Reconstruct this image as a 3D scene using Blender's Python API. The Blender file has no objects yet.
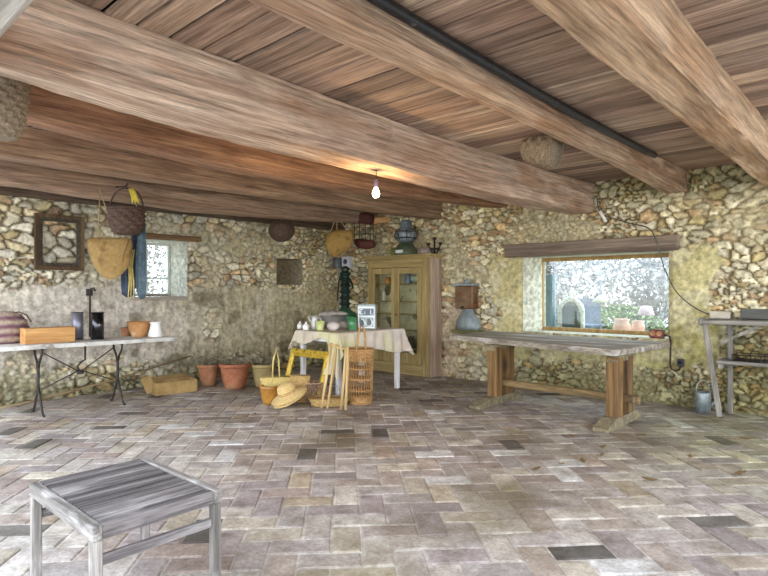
import bpy, bmesh, math, random
import numpy as np
from mathutils import Vector, Matrix
random.seed(7); RNG = np.random.default_rng(11)
C = bpy.context.scene.collection
SC = bpy.context.scene
PI = math.pi
# ---------------------------------------------------------------- camera
# world: x along the far wall (to the right), y towards the far wall, left wall is x=0, far wall is y=0
CAM = (8.1, -7.56, 1.4); FW = (-.6726, .74); RT = (.74, .6726); FPX = 560.0; CX, CY = 384.0, 291.0
cd = bpy.data.cameras.new('camera'); cam = bpy.data.objects.new('camera', cd); C.objects.link(cam)
cam.location = CAM; cam.rotation_euler = (PI/2, 0, math.atan2(.6726, .74))
cd.sensor_width = 36; cd.lens = 36*FPX/768; cd.shift_y = 3/768; cd.clip_start = .02; cd.clip_end = 300
SC.camera = cam
# ---------------------------------------------------------------- light
SC.view_settings.view_transform = 'Standard'; SC.view_settings.look = 'None'
SC.view_settings.gamma = 1; SC.view_settings.use_curve_mapping = False
SC.view_settings.exposure = 0.70
SC.cycles.max_bounces = 10; SC.cycles.diffuse_bounces = 6; SC.cycles.transparent_max_bounces = 12
SC.cycles.sample_clamp_indirect = 6
w = bpy.data.worlds.new('sky'); SC.world = w; w.use_nodes = True
nt = w.node_tree; nt.nodes.clear()
def N(nt, t, **k):
    n = nt.nodes.new(t)
    for a, b in k.items(): setattr(n, a, b)
    return n
out = N(nt, 'ShaderNodeOutputWorld'); bg = N(nt, 'ShaderNodeBackground')
tc = N(nt, 'ShaderNodeTexCoord'); sx = N(nt, 'ShaderNodeSeparateXYZ'); rp = N(nt, 'ShaderNodeValToRGB')
nt.links.new(tc.outputs['Generated'], sx.inputs[0]); 
mp = N(nt, 'ShaderNodeMapRange'); mp.inputs['From Min'].default_value = -1; nt.links.new(sx.outputs['Z'], mp.inputs['Value'])
nt.links.new(mp.outputs[0], rp.inputs[0]); nt.links.new(rp.outputs[0], bg.inputs[0]); nt.links.new(bg.outputs[0], out.inputs[0])
rp.color_ramp.elements[0].position = .48; rp.color_ramp.elements[0].color = (.58, .56, .52, 1)
rp.color_ramp.elements[1].position = .52; rp.color_ramp.elements[1].color = (.80, .87, 1.0, 1)
e = rp.color_ramp.elements.new(1.0); e.color = (.66, .80, 1.0, 1)
bg.inputs[1].default_value = 4.2
def portal(loc, rot, sx_, sy_):
    l = bpy.data.lights.new('daylight_portal', 'AREA'); l.shape = 'RECTANGLE'; l.size = sx_; l.size_y = sy_
    l.cycles.is_portal = True
    o = bpy.data.objects.new('daylight_portal', l); C.objects.link(o); o.location = loc; o.rotation_euler = rot
portal((4.8, -7.4, 1.35), (PI/2, 0, 0), 9.8, 2.9)      # the open front of the barn
portal((-.3, -6.9, 1.35), (0, -PI/2, 0), 2.9, 1.2)     # the open end of the left side
portal((9.75, -6.1, 1.35), (0, PI/2, 0), 2.9, 2.8)     # right side, left open out of view to let in more light
portal((5.1, .55, 1.35), (-PI/2, 0, 0), 2.0, 1.15)     # far window
portal((-.46, -3.6, 1.75), (0, -PI/2, 0), .95, .9)     # small window
# ---------------------------------------------------------------- helpers: pixels to points in the room
def ray(px, py):
    a = (px-CX)/FPX; b = (CY-py)/FPX
    return (RT[0]*a+FW[0], RT[1]*a+FW[1], b)
def hit(px, py, ax, val):
    r = ray(px, py); t = (val-CAM[ax])/r[ax]
    return Vector([CAM[i]+t*r[i] for i in range(3)])
def Zp(px, py, z=0): return hit(px, py, 2, z)
def Lp(px, py, x=0): return hit(px, py, 0, x)
def Bp(px, py, y=0): return hit(px, py, 1, y)
def lin(h):
    h = h.lstrip('#'); v = [int(h[i:i+2], 16)/255 for i in (0, 2, 4)]
    return tuple(x/12.92 if x <= .04045 else ((x+.055)/1.055)**2.4 for x in v)
# ---------------------------------------------------------------- materials
MATS = {}
def mat(name, c1, c2=None, rough=.8, scale=8, stretch=(1, 1, 1), bump=.3, metal=0, dist=.01, attr=None, detail=6, lo=.35, hi=.65,
        spots=None, spot_scale=3, spot_lo=.6, spot_hi=.68, wave=None, coat=0, grain=0, gscale=70):
    if name in MATS: return MATS[name]
    m = bpy.data.materials.new(name); m.use_nodes = True; nt = m.node_tree; L = nt.links.new
    b = nt.nodes['Principled BSDF']; b.inputs['Roughness'].default_value = rough; b.inputs['Metallic'].default_value = metal
    b.inputs['Coat Weight'].default_value = coat
    tc = N(nt, 'ShaderNodeTexCoord'); mp = N(nt, 'ShaderNodeMapping'); mp.inputs['Scale'].default_value = stretch
    L(tc.outputs['Object'], mp.inputs[0])
    no = N(nt, 'ShaderNodeTexNoise'); no.inputs['Scale'].default_value = scale; no.inputs['Detail'].default_value = detail; no.inputs['Roughness'].default_value = .65
    L(mp.outputs[0], no.inputs['Vector'])
    rp = N(nt, 'ShaderNodeValToRGB'); L(no.outputs[0], rp.inputs[0])
    c2 = c2 or c1
    rp.color_ramp.elements[0].position = lo; rp.color_ramp.elements[0].color = (*lin(c1), 1)
    rp.color_ramp.elements[1].position = hi; rp.color_ramp.elements[1].color = (*lin(c2), 1)
    col = rp.outputs[0]; h = no.outputs[0]
    if wave:
        wv = N(nt, 'ShaderNodeTexWave', bands_direction=wave[0]); wv.inputs['Scale'].default_value = wave[1]; wv.inputs['Distortion'].default_value = wave[3] if len(wave) > 3 else 1.5
        wv.inputs['Detail'].default_value = 2
        L(tc.outputs['Object'], wv.inputs['Vector'])
        mx = N(nt, 'ShaderNodeMix', data_type='RGBA'); L(wv.outputs['Fac'], mx.inputs[0]); mx.inputs[6].default_value = (*lin(wave[2]), 1); L(col, mx.inputs[7]); col = mx.outputs[2]
        ad = N(nt, 'ShaderNodeMath', operation='ADD'); L(wv.outputs['Fac'], ad.inputs[0]); L(h, ad.inputs[1]); h = ad.outputs[0]
    if spots:
        n2 = N(nt, 'ShaderNodeTexNoise'); n2.inputs['Scale'].default_value = spot_scale; n2.inputs['Detail'].default_value = 8; m2 = N(nt, 'ShaderNodeMapping'); m2.inputs['Scale'].default_value = tuple(1 if q > .5 else .3 for q in stretch); L(tc.outputs['Object'], m2.inputs[0]); L(m2.outputs[0], n2.inputs['Vector'])
        mr = N(nt, 'ShaderNodeMapRange'); mr.inputs['From Min'].default_value = spot_lo; mr.inputs['From Max'].default_value = spot_hi; L(n2.outputs[0], mr.inputs[0])
        mx = N(nt, 'ShaderNodeMix', data_type='RGBA'); L(mr.outputs[0], mx.inputs[0]); L(col, mx.inputs[6]); mx.inputs[7].default_value = (*lin(spots), 1); col = mx.outputs[2]
    if grain:
        n3 = N(nt, 'ShaderNodeTexNoise'); n3.inputs['Scale'].default_value = gscale; n3.inputs['Detail'].default_value = 5; n3.inputs['Roughness'].default_value = .7
        m3 = N(nt, 'ShaderNodeMapping'); m3.inputs['Scale'].default_value = tuple(1 if q == 1 else .045 for q in stretch); L(tc.outputs['Object'], m3.inputs[0]); L(m3.outputs[0], n3.inputs['Vector'])
        r3 = N(nt, 'ShaderNodeMapRange'); r3.inputs['From Min'].default_value = .35; r3.inputs['From Max'].default_value = .62; r3.inputs['To Min'].default_value = 1-grain; r3.inputs['To Max'].default_value = 1+grain*.25
        L(n3.outputs[0], r3.inputs[0])
        mx = N(nt, 'ShaderNodeMix', data_type='RGBA', blend_type='MULTIPLY'); mx.inputs[0].default_value = 1; L(col, mx.inputs[6]); L(r3.outputs[0], mx.inputs[7]); col = mx.outputs[2]
        ad = N(nt, 'ShaderNodeMath', operation='ADD'); L(n3.outputs[0], ad.inputs[0]); L(h, ad.inputs[1]); h = ad.outputs[0]
    if attr:
        at = N(nt, 'ShaderNodeAttribute', attribute_name=attr)
        mx = N(nt, 'ShaderNodeMix', data_type='RGBA', blend_type='MULTIPLY'); mx.inputs[0].default_value = 1
        L(col, mx.inputs[6]); L(at.outputs['Color'], mx.inputs[7]); col = mx.outputs[2]
    L(col, b.inputs['Base Color'])
    if bump:
        bp = N(nt, 'ShaderNodeBump'); bp.inputs['Strength'].default_value = bump; bp.inputs['Distance'].default_value = dist
        L(h, bp.inputs['Height']); L(bp.outputs[0], b.inputs['Normal'])
    MATS[name] = m; return m
def wood(name, c1, c2, axis=0, **k):
    s = [1, 1, 1]; s[axis] = .045
    k.setdefault('scale', 14); k.setdefault('bump', .35); k.setdefault('rough', .75); k.setdefault('grain', .35)
    return mat(name, c1, c2, stretch=tuple(s), **k)
def glass(name, tint='ffffff', gloss=.12):
    if name in MATS: return MATS[name]
    m = bpy.data.materials.new(name); m.use_nodes = True; nt = m.node_tree; nt.nodes.clear()
    o = N(nt, 'ShaderNodeOutputMaterial'); a = N(nt, 'ShaderNodeBsdfTransparent'); a.inputs[0].default_value = (*lin(tint), 1)
    g = N(nt, 'ShaderNodeBsdfGlossy'); g.inputs['Roughness'].default_value = .03; mx = N(nt, 'ShaderNodeMixShader')
    mx.inputs[0].default_value = gloss
    nt.links.new(a.outputs[0], mx.inputs[1]); nt.links.new(g.outputs[0], mx.inputs[2]); nt.links.new(mx.outputs[0], o.inputs[0])
    MATS[name] = m; return m
# ---------------------------------------------------------------- mesh builder
class MB:
    def __init__(s): s.v = []; s.f = []; s.sm = []
    def add(s, vs, fs, smooth=False):
        o = len(s.v); s.v += [tuple(v) for v in vs]; s.f += [tuple(i+o for i in f) for f in fs]; s.sm += [smooth]*len(fs); return s
    def box(s, c, d, rz=0, M=None, bv=None):
        hx, hy, hz = d[0]/2, d[1]/2, d[2]/2
        b = min(hx, hy, hz)*.18 if bv is None else bv
        b = min(b, min(hx, hy, hz)*.9)
        pts = []
        for a in (-1, 1):
            for q in (-1, 1):
                for r in (-1, 1):
                    pts += [(a*(hx-b), q*(hy-b), r*hz), (a*(hx-b), q*hy, r*(hz-b)), (a*hx, q*(hy-b), r*(hz-b))]
        R = M or Matrix.Rotation(rz, 4, 'Z')
        pts = [R @ Vector(p) + Vector(c) for p in pts]
        bm = bmesh.new(); vv = [bm.verts.new(p) for p in pts]; bmesh.ops.convex_hull(bm, input=vv)
        bm.verts.index_update()
        bmesh.ops.dissolve_limit(bm, angle_limit=.02, verts=bm.verts, edges=bm.edges); bm.verts.index_update()
        s.add([v.co.copy() for v in bm.verts], [[v.index for v in f.verts] for f in bm.faces]); bm.free(); return s
    def hull(s, pts, smooth=False):
        bm = bmesh.new(); vv = [bm.verts.new(p) for p in pts]; bmesh.ops.convex_hull(bm, input=vv)
        bmesh.ops.delete(bm, geom=[v for v in bm.verts if not v.link_faces], context='VERTS'); bm.verts.index_update()
        s.add([v.co.copy() for v in bm.verts], [[v.index for v in f.verts] for f in bm.faces], smooth); bm.free(); return s
    def beam(s, a, b, wx, wy, up=(0, 0, 1), bv=None):
        a, b = Vector(a), Vector(b); z = (b-a); L = z.length; z = z/L; x = Vector(up).cross(z)
        if x.length < 1e-4: x = Vector((1, 0, 0)).cross(z)
        x.normalize(); y = z.cross(x); M = Matrix((x, y, z)).transposed().to_4x4()
        return s.box((a+b)/2, (wx, wy, L), M=M, bv=bv)
    def tube(s, pts, r, n=8, closed=False, caps=True):
        pts = [Vector(p) for p in pts]; m = len(pts); rs = r if isinstance(r, (list, tuple)) else [r]*m
        T = []
        for i in range(m):
            a = pts[(i-1) % m] if (closed or i > 0) else pts[i]; b = pts[(i+1) % m] if (closed or i < m-1) else pts[i]
            T.append((b-a).normalized())
        u = Vector((0, 0, 1)) if abs(T[0].z) < .9 else Vector((1, 0, 0)); u = (u-T[0]*u.dot(T[0])).normalized()
        vs = []
        for i in range(m):
            u = (u-T[i]*u.dot(T[i])).normalized(); w_ = T[i].cross(u)
            for k in range(n):
                a = 2*PI*k/n; vs.append(pts[i]+(u*math.cos(a)+w_*math.sin(a))*rs[i])
        fs = []
        for i in range(m if closed else m-1):
            j = (i+1) % m
            for k in range(n): fs.append((i*n+k, i*n+(k+1) % n, j*n+(k+1) % n, j*n+k))
        if not closed and caps: fs.append(tuple(range(n))[::-1]); fs.append(tuple((m-1)*n+k for k in range(n)))
        return s.add(vs, fs, True)
    def lathe(s, prof, n=24, c=(0, 0, 0), M=None, sxy=(1, 1), fn=None):
        vs = []
        for r, z in prof:
            for k in range(n):
                a = 2*PI*k/n; rr, zz = (r, z) if fn is None else fn(r, z, a)
                p = Vector((rr*math.cos(a)*sxy[0], rr*math.sin(a)*sxy[1], zz)); vs.append((M @ p if M else p)+Vector(c))
        fs = []
        for i in range(len(prof)-1):
            for k in range(n): fs.append((i*n+k, i*n+(k+1) % n, (i+1)*n+(k+1) % n, (i+1)*n+k))
        if prof[0][0] > 1e-5: fs.append(tuple(range(n))[::-1])
        if prof[-1][0] > 1e-5: fs.append(tuple((len(prof)-1)*n+k for k in range(n)))
        return s.add(vs, fs, True)
    def pillow(s, outline, t, place, rings=7, tz=None):
        cx = sum(p[0] for p in outline)/len(outline); cy = sum(p[1] for p in outline)/len(outline); m = len(outline); vs = []; fs = []
        for side in (1, -1):
            o = len(vs)
            for k in range(rings):
                q = 1-k/(rings-1)*.999; th = t*math.sqrt(max(0, 1-q*q))
                for x, y in outline: vs.append(place(cx+(x-cx)*q, cy+(y-cy)*q, side*(th+(.0015 if k else 0)) + (tz(cx+(x-cx)*q, cy+(y-cy)*q) if tz else 0)))
            for k in range(rings-1):
                for i in range(m):
                    f = (o+k*m+i, o+k*m+(i+1) % m, o+(k+1)*m+(i+1) % m, o+(k+1)*m+i); fs.append(f if side > 0 else f[::-1])
            e_ = tuple(o+(rings-1)*m+i for i in range(m)); fs.append(e_ if side > 0 else e_[::-1])
        n_ = rings*m
        for i in range(m): fs.append((i, n_+i, n_+(i+1) % m, (i+1) % m))
        return s.add(vs, fs, True)
    def build(s, name, m, parent=None, world=False, angle=None):
        me = bpy.data.meshes.new(name); me.from_pydata(s.v, [], s.f); me.update()
        me.polygons.foreach_set('use_smooth', s.sm)
        o = bpy.data.objects.new(name, me); C.objects.link(o); me.materials.append(m)
        bm = bmesh.new(); bm.from_mesh(me); bmesh.ops.recalc_face_normals(bm, faces=bm.faces); bm.to_mesh(me); bm.free()
        if parent:
            o.parent = parent
            if world: o.matrix_parent_inverse = root_matrix(parent).inverted()
        return o
def root_matrix(p):
    M = p.matrix_basis
    return M if not p.parent else root_matrix(p.parent) @ p.matrix_parent_inverse @ M
def tag(o, label, cat, group=None, kind=None):
    o['label'] = label; o['category'] = cat
    if group: o['group'] = group
    if kind: o['kind'] = kind
    return o
def thing(name, label, cat, loc=(0, 0, 0), rz=0, group=None, rot=None):
    o = bpy.data.objects.new(name, None); C.objects.link(o); o.location = loc; o.rotation_euler = rot or (0, 0, rz); o.empty_display_size = .1
    return tag(o, label, cat, group)
def struct(o): o['kind'] = 'structure'; return o
def copy_tree(o, parent=None):
    c = o.copy(); C.objects.link(c)
    if parent: c.parent = parent
    for ch in list(o.children): copy_tree(ch, c)
    return c
def plabel(o, label): o['label'] = label; return o
# ---------------------------------------------------------------- numpy noise
def vnoise(x, y, seed):
    T = np.random.default_rng(seed).random((256, 256))
    xi = np.floor(x).astype(int); yi = np.floor(y).astype(int); fx = x-xi; fy = y-yi
    fx = fx*fx*(3-2*fx); fy = fy*fy*(3-2*fy)
    a = T[xi % 256, yi % 256]; b = T[(xi+1) % 256, yi % 256]; c = T[xi % 256, (yi+1) % 256]; d = T[(xi+1) % 256, (yi+1) % 256]
    return (a*(1-fx)+b*fx)*(1-fy)+(c*(1-fx)+d*fx)*fy
def fbm(x, y, seed, o=4):
    t = 0; a = .5; s = 0
    for k in range(o): t = t+a*vnoise(x*2**k, y*2**k, seed+k); s += a; a *= .5
    return t/s
def ss(a, b, x):
    t = np.clip((x-a)/(b-a), 0, 1); return t*t*(3-2*t)
def cells(u, v, seed, jit=.8):
    r = np.random.default_rng(seed); J = r.random((256, 256, 2)); SZ = r.random((256, 256))
    ui = np.floor(u).astype(int); vi = np.floor(v).astype(int)
    f1 = np.full(u.shape, 9.0); f2 = np.full(u.shape, 9.0); idu = np.zeros(u.shape, int); idv = np.zeros(u.shape, int)
    for dj in (-1, 0, 1):
        for di in (-2, -1, 0, 1, 2):
            cu = ui+di; cv = vi+dj; off = (cv % 2)*.5
            px = cu+off+.5+(J[cu % 256, cv % 256, 0]-.5)*jit; py = cv+.5+(J[cu % 256, cv % 256, 1]-.5)*jit*.75
            d = np.sqrt((u-px)**2+(v-py)**2)-.22*SZ[cu % 256, cv % 256]
            near = d < f1
            f2 = np.where(near, f1, np.minimum(f2, d)); f1 = np.where(near, d, f1)
            idu = np.where(near, cu, idu); idv = np.where(near, cv, idv)
    return f1, f2, idu % 256, idv % 256
# ================================================================ THE SETTING
def vcol(o, cols):
    at = o.data.color_attributes.new('Col', 'FLOAT_COLOR', 'POINT'); c = np.ones((len(o.data.vertices), 4), np.float32); c[:len(cols), :3] = cols
    at.data.foreach_set('color', c.ravel())
wall_mat = mat('rubble_and_plaster', 'b4b4b4', 'ffffff', rough=.95, scale=16, bump=.7, dist=.014, attr='Col', lo=.33, hi=.62, detail=10)
PAL = np.array([lin(h) for h in ['ece6d2', 'dcd6c4', 'd2cfc4', 'e2d6b8', 'c6aa8e', 'f3eede', 'c2bdb0', 'd6bc9a', 'e6e1d5', 'c6bca6', 'f5f0e2', 'd0c29c']])
def make_wall(name, u0, u1, z1, holes, side, plaster, floor_damp, warm_light, step=.018, gap='7d705a', sc=(.18, .112), seed=1, thick=.5):
    bu = sorted({u0, u1, *[h[0] for h in holes], *[h[1] for h in holes]}); bz = sorted({-.02, z1, *[h[2] for h in holes], *[h[3] for h in holes]})
    def lines(b):
        r = []
        for a, c in zip(b, b[1:]):
            n = max(1, int(round((c-a)/step))); r += list(np.linspace(a, c, n+1)[:-1])
        return np.array(r+[b[-1]])
    U = lines(bu); Z = lines(bz); G, H = np.meshgrid(U, Z, indexing='ij')
    wu = (fbm(G*3.2, H*3.2, seed+20, 5)-.5)*.28; wv = (fbm(G*3.2+9, H*3.2+5, seed+30, 5)-.5)*.18
    ci = np.array(sc)
    f1, f2, a, b = cells((G+wu)/ci[0]+40, (H+wv)/ci[1]+40, seed)
    # every third patch of the wall is laid in smaller stones
    g1, g2, a2, b2 = cells((G+wu)/(ci[0]*.55)+90, (H+wv)/(ci[1]*.6)+70, seed+5)
    small = fbm(G*1.5+3, H*1.5+1, seed+40) > .56
    ed = np.where(small, (g2-g1)*.8, f2-f1); ida = np.where(small, a2+37, a) % 256; idb = np.where(small, b2+91, b) % 256
    rr = np.random.default_rng(seed+7); P = rr.integers(0, len(PAL), (256, 256)); J = .82+.58*rr.random((256, 256)); HT = rr.random((256, 256))
    stone = ss(.05, .30, ed); fine = fbm(G*16, H*16, seed+50, 4); med = fbm(G*4, H*4, seed+60, 4); big = fbm(G*.9, H*.9, seed+70, 3)
    hs = stone*(.034+.042*HT[ida, idb])+.016*(fine-.5)
    col_s = PAL[P[ida, idb]]*(J[ida, idb])[..., None]*(.80+.5*fine)[..., None]
    mort = np.array(lin(gap))[None, None]*(.6+.8*med)[..., None]
    col = mort*(1-ss(.06, .2, ed))[..., None]+col_s*ss(.06, .2, ed)[..., None]
    # lime smeared over the joints in places
    sm = ss(.5, .68, fbm(G*1.8+7, H*1.8+2, seed+80))[..., None]*.65
    col = col*(1-sm)+np.array(lin('d9d2bd'))*(.7+.5*fine)[..., None]*sm; hs = hs*(1-.35*sm[..., 0])
    pm, pc, ph = plaster(G, H, fine, med, big)
    col = col*(1-pm[..., None])+pc*pm[..., None]; hh = hs*(1-pm)+ph*pm
    col = warm_light(G, H, col, med, big)
    dm = floor_damp(G, H, med, big)[..., None]
    col = col*(1-dm)+col*np.array(lin('8f8f62'))*1.0*dm
    ins = np.zeros(G.shape, bool); eps = 1e-6
    edge = np.ones(G.shape)
    for h in holes:
        dx = np.maximum(np.maximum(h[0]-G, G-h[1]), np.maximum(h[2]-H, H-h[3]))
        edge = np.minimum(edge, np.clip(dx/.05, 0, 1)*.75+.25)
    hh = hh*edge
    nu, nz = G.shape
    place = (lambda u, z, h: (h, u, z)) if side == 'x' else (lambda u, z, h: (u, -h, z))
    verts = np.stack([hh, G, H], -1).reshape(-1, 3) if side == 'x' else np.stack([G, -hh, H], -1).reshape(-1, 3)
    uc = (U[:-1]+U[1:])/2; zc = (Z[:-1]+Z[1:])/2
    keep = np.ones((nu-1, nz-1), bool)
    for h in holes:
        keep &= ~(((uc > h[0]) & (uc < h[1]))[:, None] & ((zc > h[2]) & (zc < h[3]))[None])
    ii, jj = np.nonzero(keep); idx = lambda i, j: i*nz+j
    fs = np.stack([idx(ii, jj), idx(ii+1, jj), idx(ii+1, jj+1), idx(ii, jj+1)], -1)
    if side == 'y': pass
    else: fs = fs[:, ::-1]
    V = verts.tolist(); F = fs.tolist(); S = [True]*len(F); cols = col.reshape(-1, 3).tolist()
    # reveals of the openings, finely divided and lightly uneven
    def sheet(fnp, n, m, c, amp=.006):
        o = len(V)
        for i in range(n+1):
            for j in range(m+1):
                V.append(fnp(i/n, j/m)); k = .75+.45*random.random(); cols.append([x*k for x in c])
        for i in range(n):
            for j in range(m): F.append([o+i*(m+1)+j, o+(i+1)*(m+1)+j, o+(i+1)*(m+1)+j+1, o+i*(m+1)+j+1]); S.append(True)
    for h in holes:
        a0, a1, z0, z1_, dep, back = h[:6]; s0, s1 = (h[6] if len(h) > 6 else (0, 0)); rc = lin(h[7] if len(h) > 7 else 'cfc8ae')
        ex = .03
        sheet(lambda s, t: place(a0+s0*s, z0+(z1_-z0)*t, ex-(dep+ex)*s), 12, 24, rc)
        sheet(lambda s, t: place(a1-s1*s, z0+(z1_-z0)*t, ex-(dep+ex)*s), 12, 24, rc)
        sheet(lambda s, t: place(a0+s0*s+(a1-a0-(s0+s1)*s)*t, z0, ex-(dep+ex)*s), 12, 24, rc)
        sheet(lambda s, t: place(a0+s0*s+(a1-a0-(s0+s1)*s)*t, z1_, ex-(dep+ex)*s), 12, 24, rc)
        if back: sheet(lambda s, t: place(a0+(a1-a0)*s, z0+(z1_-z0)*t, -dep), 20, 20, lin('8b7a5c'))
    # outer face
    for a0, a1 in zip(bu, bu[1:]):
        for z0, z2 in zip(bz, bz[1:]):
            if any((not h[5]) and h[0] <= a0+eps and h[1] >= a1-eps and h[2] <= z0+eps and h[3] >= z2-eps for h in holes): continue
            o = len(V); V.extend([place(a0, z0, -thick), place(a1, z0, -thick), place(a1, z2, -thick), place(a0, z2, -thick)]); cols.extend([lin('b0a890')]*4)
            F.append([o, o+1, o+2, o+3]); S.append(False)
    for u in (u0, u1):   # ends
        o = len(V); V.extend([place(u, -.02, -thick), place(u, -.02, .02), place(u, z1, .02), place(u, z1, -thick)]); cols.extend([lin('b0a890')]*4); F.append([o, o+1, o+2, o+3]); S.append(False)
    me = bpy.data.meshes.new(name); me.from_pydata(V, [], F); me.update(); me.polygons.foreach_set('use_smooth', S)
    o = bpy.data.objects.new(name, me); C.objects.link(o); me.materials.append(wall_mat); vcol(o, np.array(cols)); return struct(o)
K = lambda h: np.array(lin(h))[None, None]
def mixc(a, b, t): return a*(1-t[..., None])+b*t[..., None]
def plaster_left(G, H, fine, med, big):
    zb = 1.42-.022*(G+2)+(med-.5)*.34
    m = ss(.04, -.04, H-zb)
    low = .30+.16*ss(-3.2, -5.5, G)+(med-.5)*.55
    m = m*ss(-.05, .06, H-low)
    # a patch of bare stones by the pots, where the plaster fell
    d = np.sqrt(((G+2.75)/.16)**2+((H-.85)/.30)**2)+(med-.5)*1.5
    m = m*(1-.8*ss(1.1, .8, d))
    c = mixc(K('dcd4cc'), K('cbc2aa'), ss(-4.3, -2.6, G+(med-.5)*1.6))
    streak = fbm(G*14, H*3.5, 311, 4)
    c = c*(.55+.55*fine+.35*streak)[..., None]
    c = mixc(c, K('8b7f68'), ss(.6, .72, fbm(G*3, H*3, 312))*.8)
    c = mixc(c, K('e3dccf'), ss(.58, .7, fbm(G*2.2+5, H*2.2, 313))*.6)
    return m, c, .028+.022*(streak-.5)*1.3+.012*(fine-.5)
def damp_left(G, H, med, big): return ss(.55, .0, H+(med-.5)*.5)*.75
def warm_light_left(G, H, c, med, big): return mixc(c, c*K('f6eed0')*1.14, .45+.5*ss(-3.5, -.5, G))  # warm far-room light put into the wall colour, stronger towards the corner
wall_left = make_wall('wall_left', -6.2, 0, 2.95,
    [(-4.05, -3.2, 1.30, 2.16, .5, False, (0, .08), 'dcd8c6'), (-1.5, -.93, 1.51, 1.98, .3, True, (0, 0), 'b9a988')], 'x', plaster_left, damp_left, warm_light_left, seed=3)
def plaster_back(G, H, fine, med, big):
    n = (med-.5)
    def bx(x0, x1, z0, z1, r=.05, k=.35):
        return np.minimum(np.minimum(ss(-r, r, G-x0+n*k), ss(-r, r, x1-G+n*k)), np.minimum(ss(-r, r, H-z0+n*k), ss(-r, r, z1-H+n*k)))
    m = np.maximum.reduce([bx(3.55, 4.2, .35, 1.93, k=.5), bx(3.9, 6.2, .52, .84, k=.9), bx(6.0, 6.52, .55, 2.02, k=.5), bx(6.3, 7.0, .75, 1.12, k=.4)*.0, bx(2.62, 2.95, 0, 1.15, k=.6)*.7,
                           bx(7.15, 7.9, 1.75, 2.5, k=.5)*.9])
    c = mixc(K('d8d1aa'), K('aca670'), ss(1.35, .95, H+n*.5)*ss(5.6, 6.1, G)*.8+.15*med)
    c = mixc(c, K('b5aa84'), ss(5.6, 5.2, G)*.5*ss(.4, .7, fine))
    c = mixc(c, K('cbb9ae'), ss(3.05, 2.85, G))
    c = mixc(c, K('e8e4cf'), ss(.52, .68, fbm(G*2.6+1, H*2.6+4, 333))*.6)
    c = mixc(c, K('c2bfae'), ss(6.9, 7.2, G)*.9)
    c = c*(.76+.6*fine)[..., None]
    return np.clip(m, 0, 1), c, .05+.012*(fine-.5)+.01*n
def damp_back(G, H, med, big):
    a = ss(.75, .15, H+(med-.5)*.5)*ss(3.2, 4.2, G)*.75
    b = ss(1.15, .75, H+(med-.5)*.3)*ss(6.3, 6.7, G)*.8
    t = ss(2.5, 2.75, H+(med-.5)*.4)*ss(4.8, 5.6, G)*.65
    return np.maximum(np.maximum(a, b), t)
def warm_light_back(G, H, c, med, big): return mixc(c, c*K('f5ebc6')*1.16, .55+.4*big)  # warm cast of the light tinted into this wall's colour
wall_back = make_wall('wall_back', -.5, 9.6, 2.95, [(4.04, 6.04, .80, 1.90, .5, False, (.1, .06), 'dcd6bd')], 'y', plaster_back, damp_back, warm_light_back, seed=19, sc=(.165, .088), gap='84765c')
def nop(G, H, fine, med, big): return np.zeros(G.shape), np.ones(G.shape+(3,)), np.zeros(G.shape)
wr = MB()
wall_right = None
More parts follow.
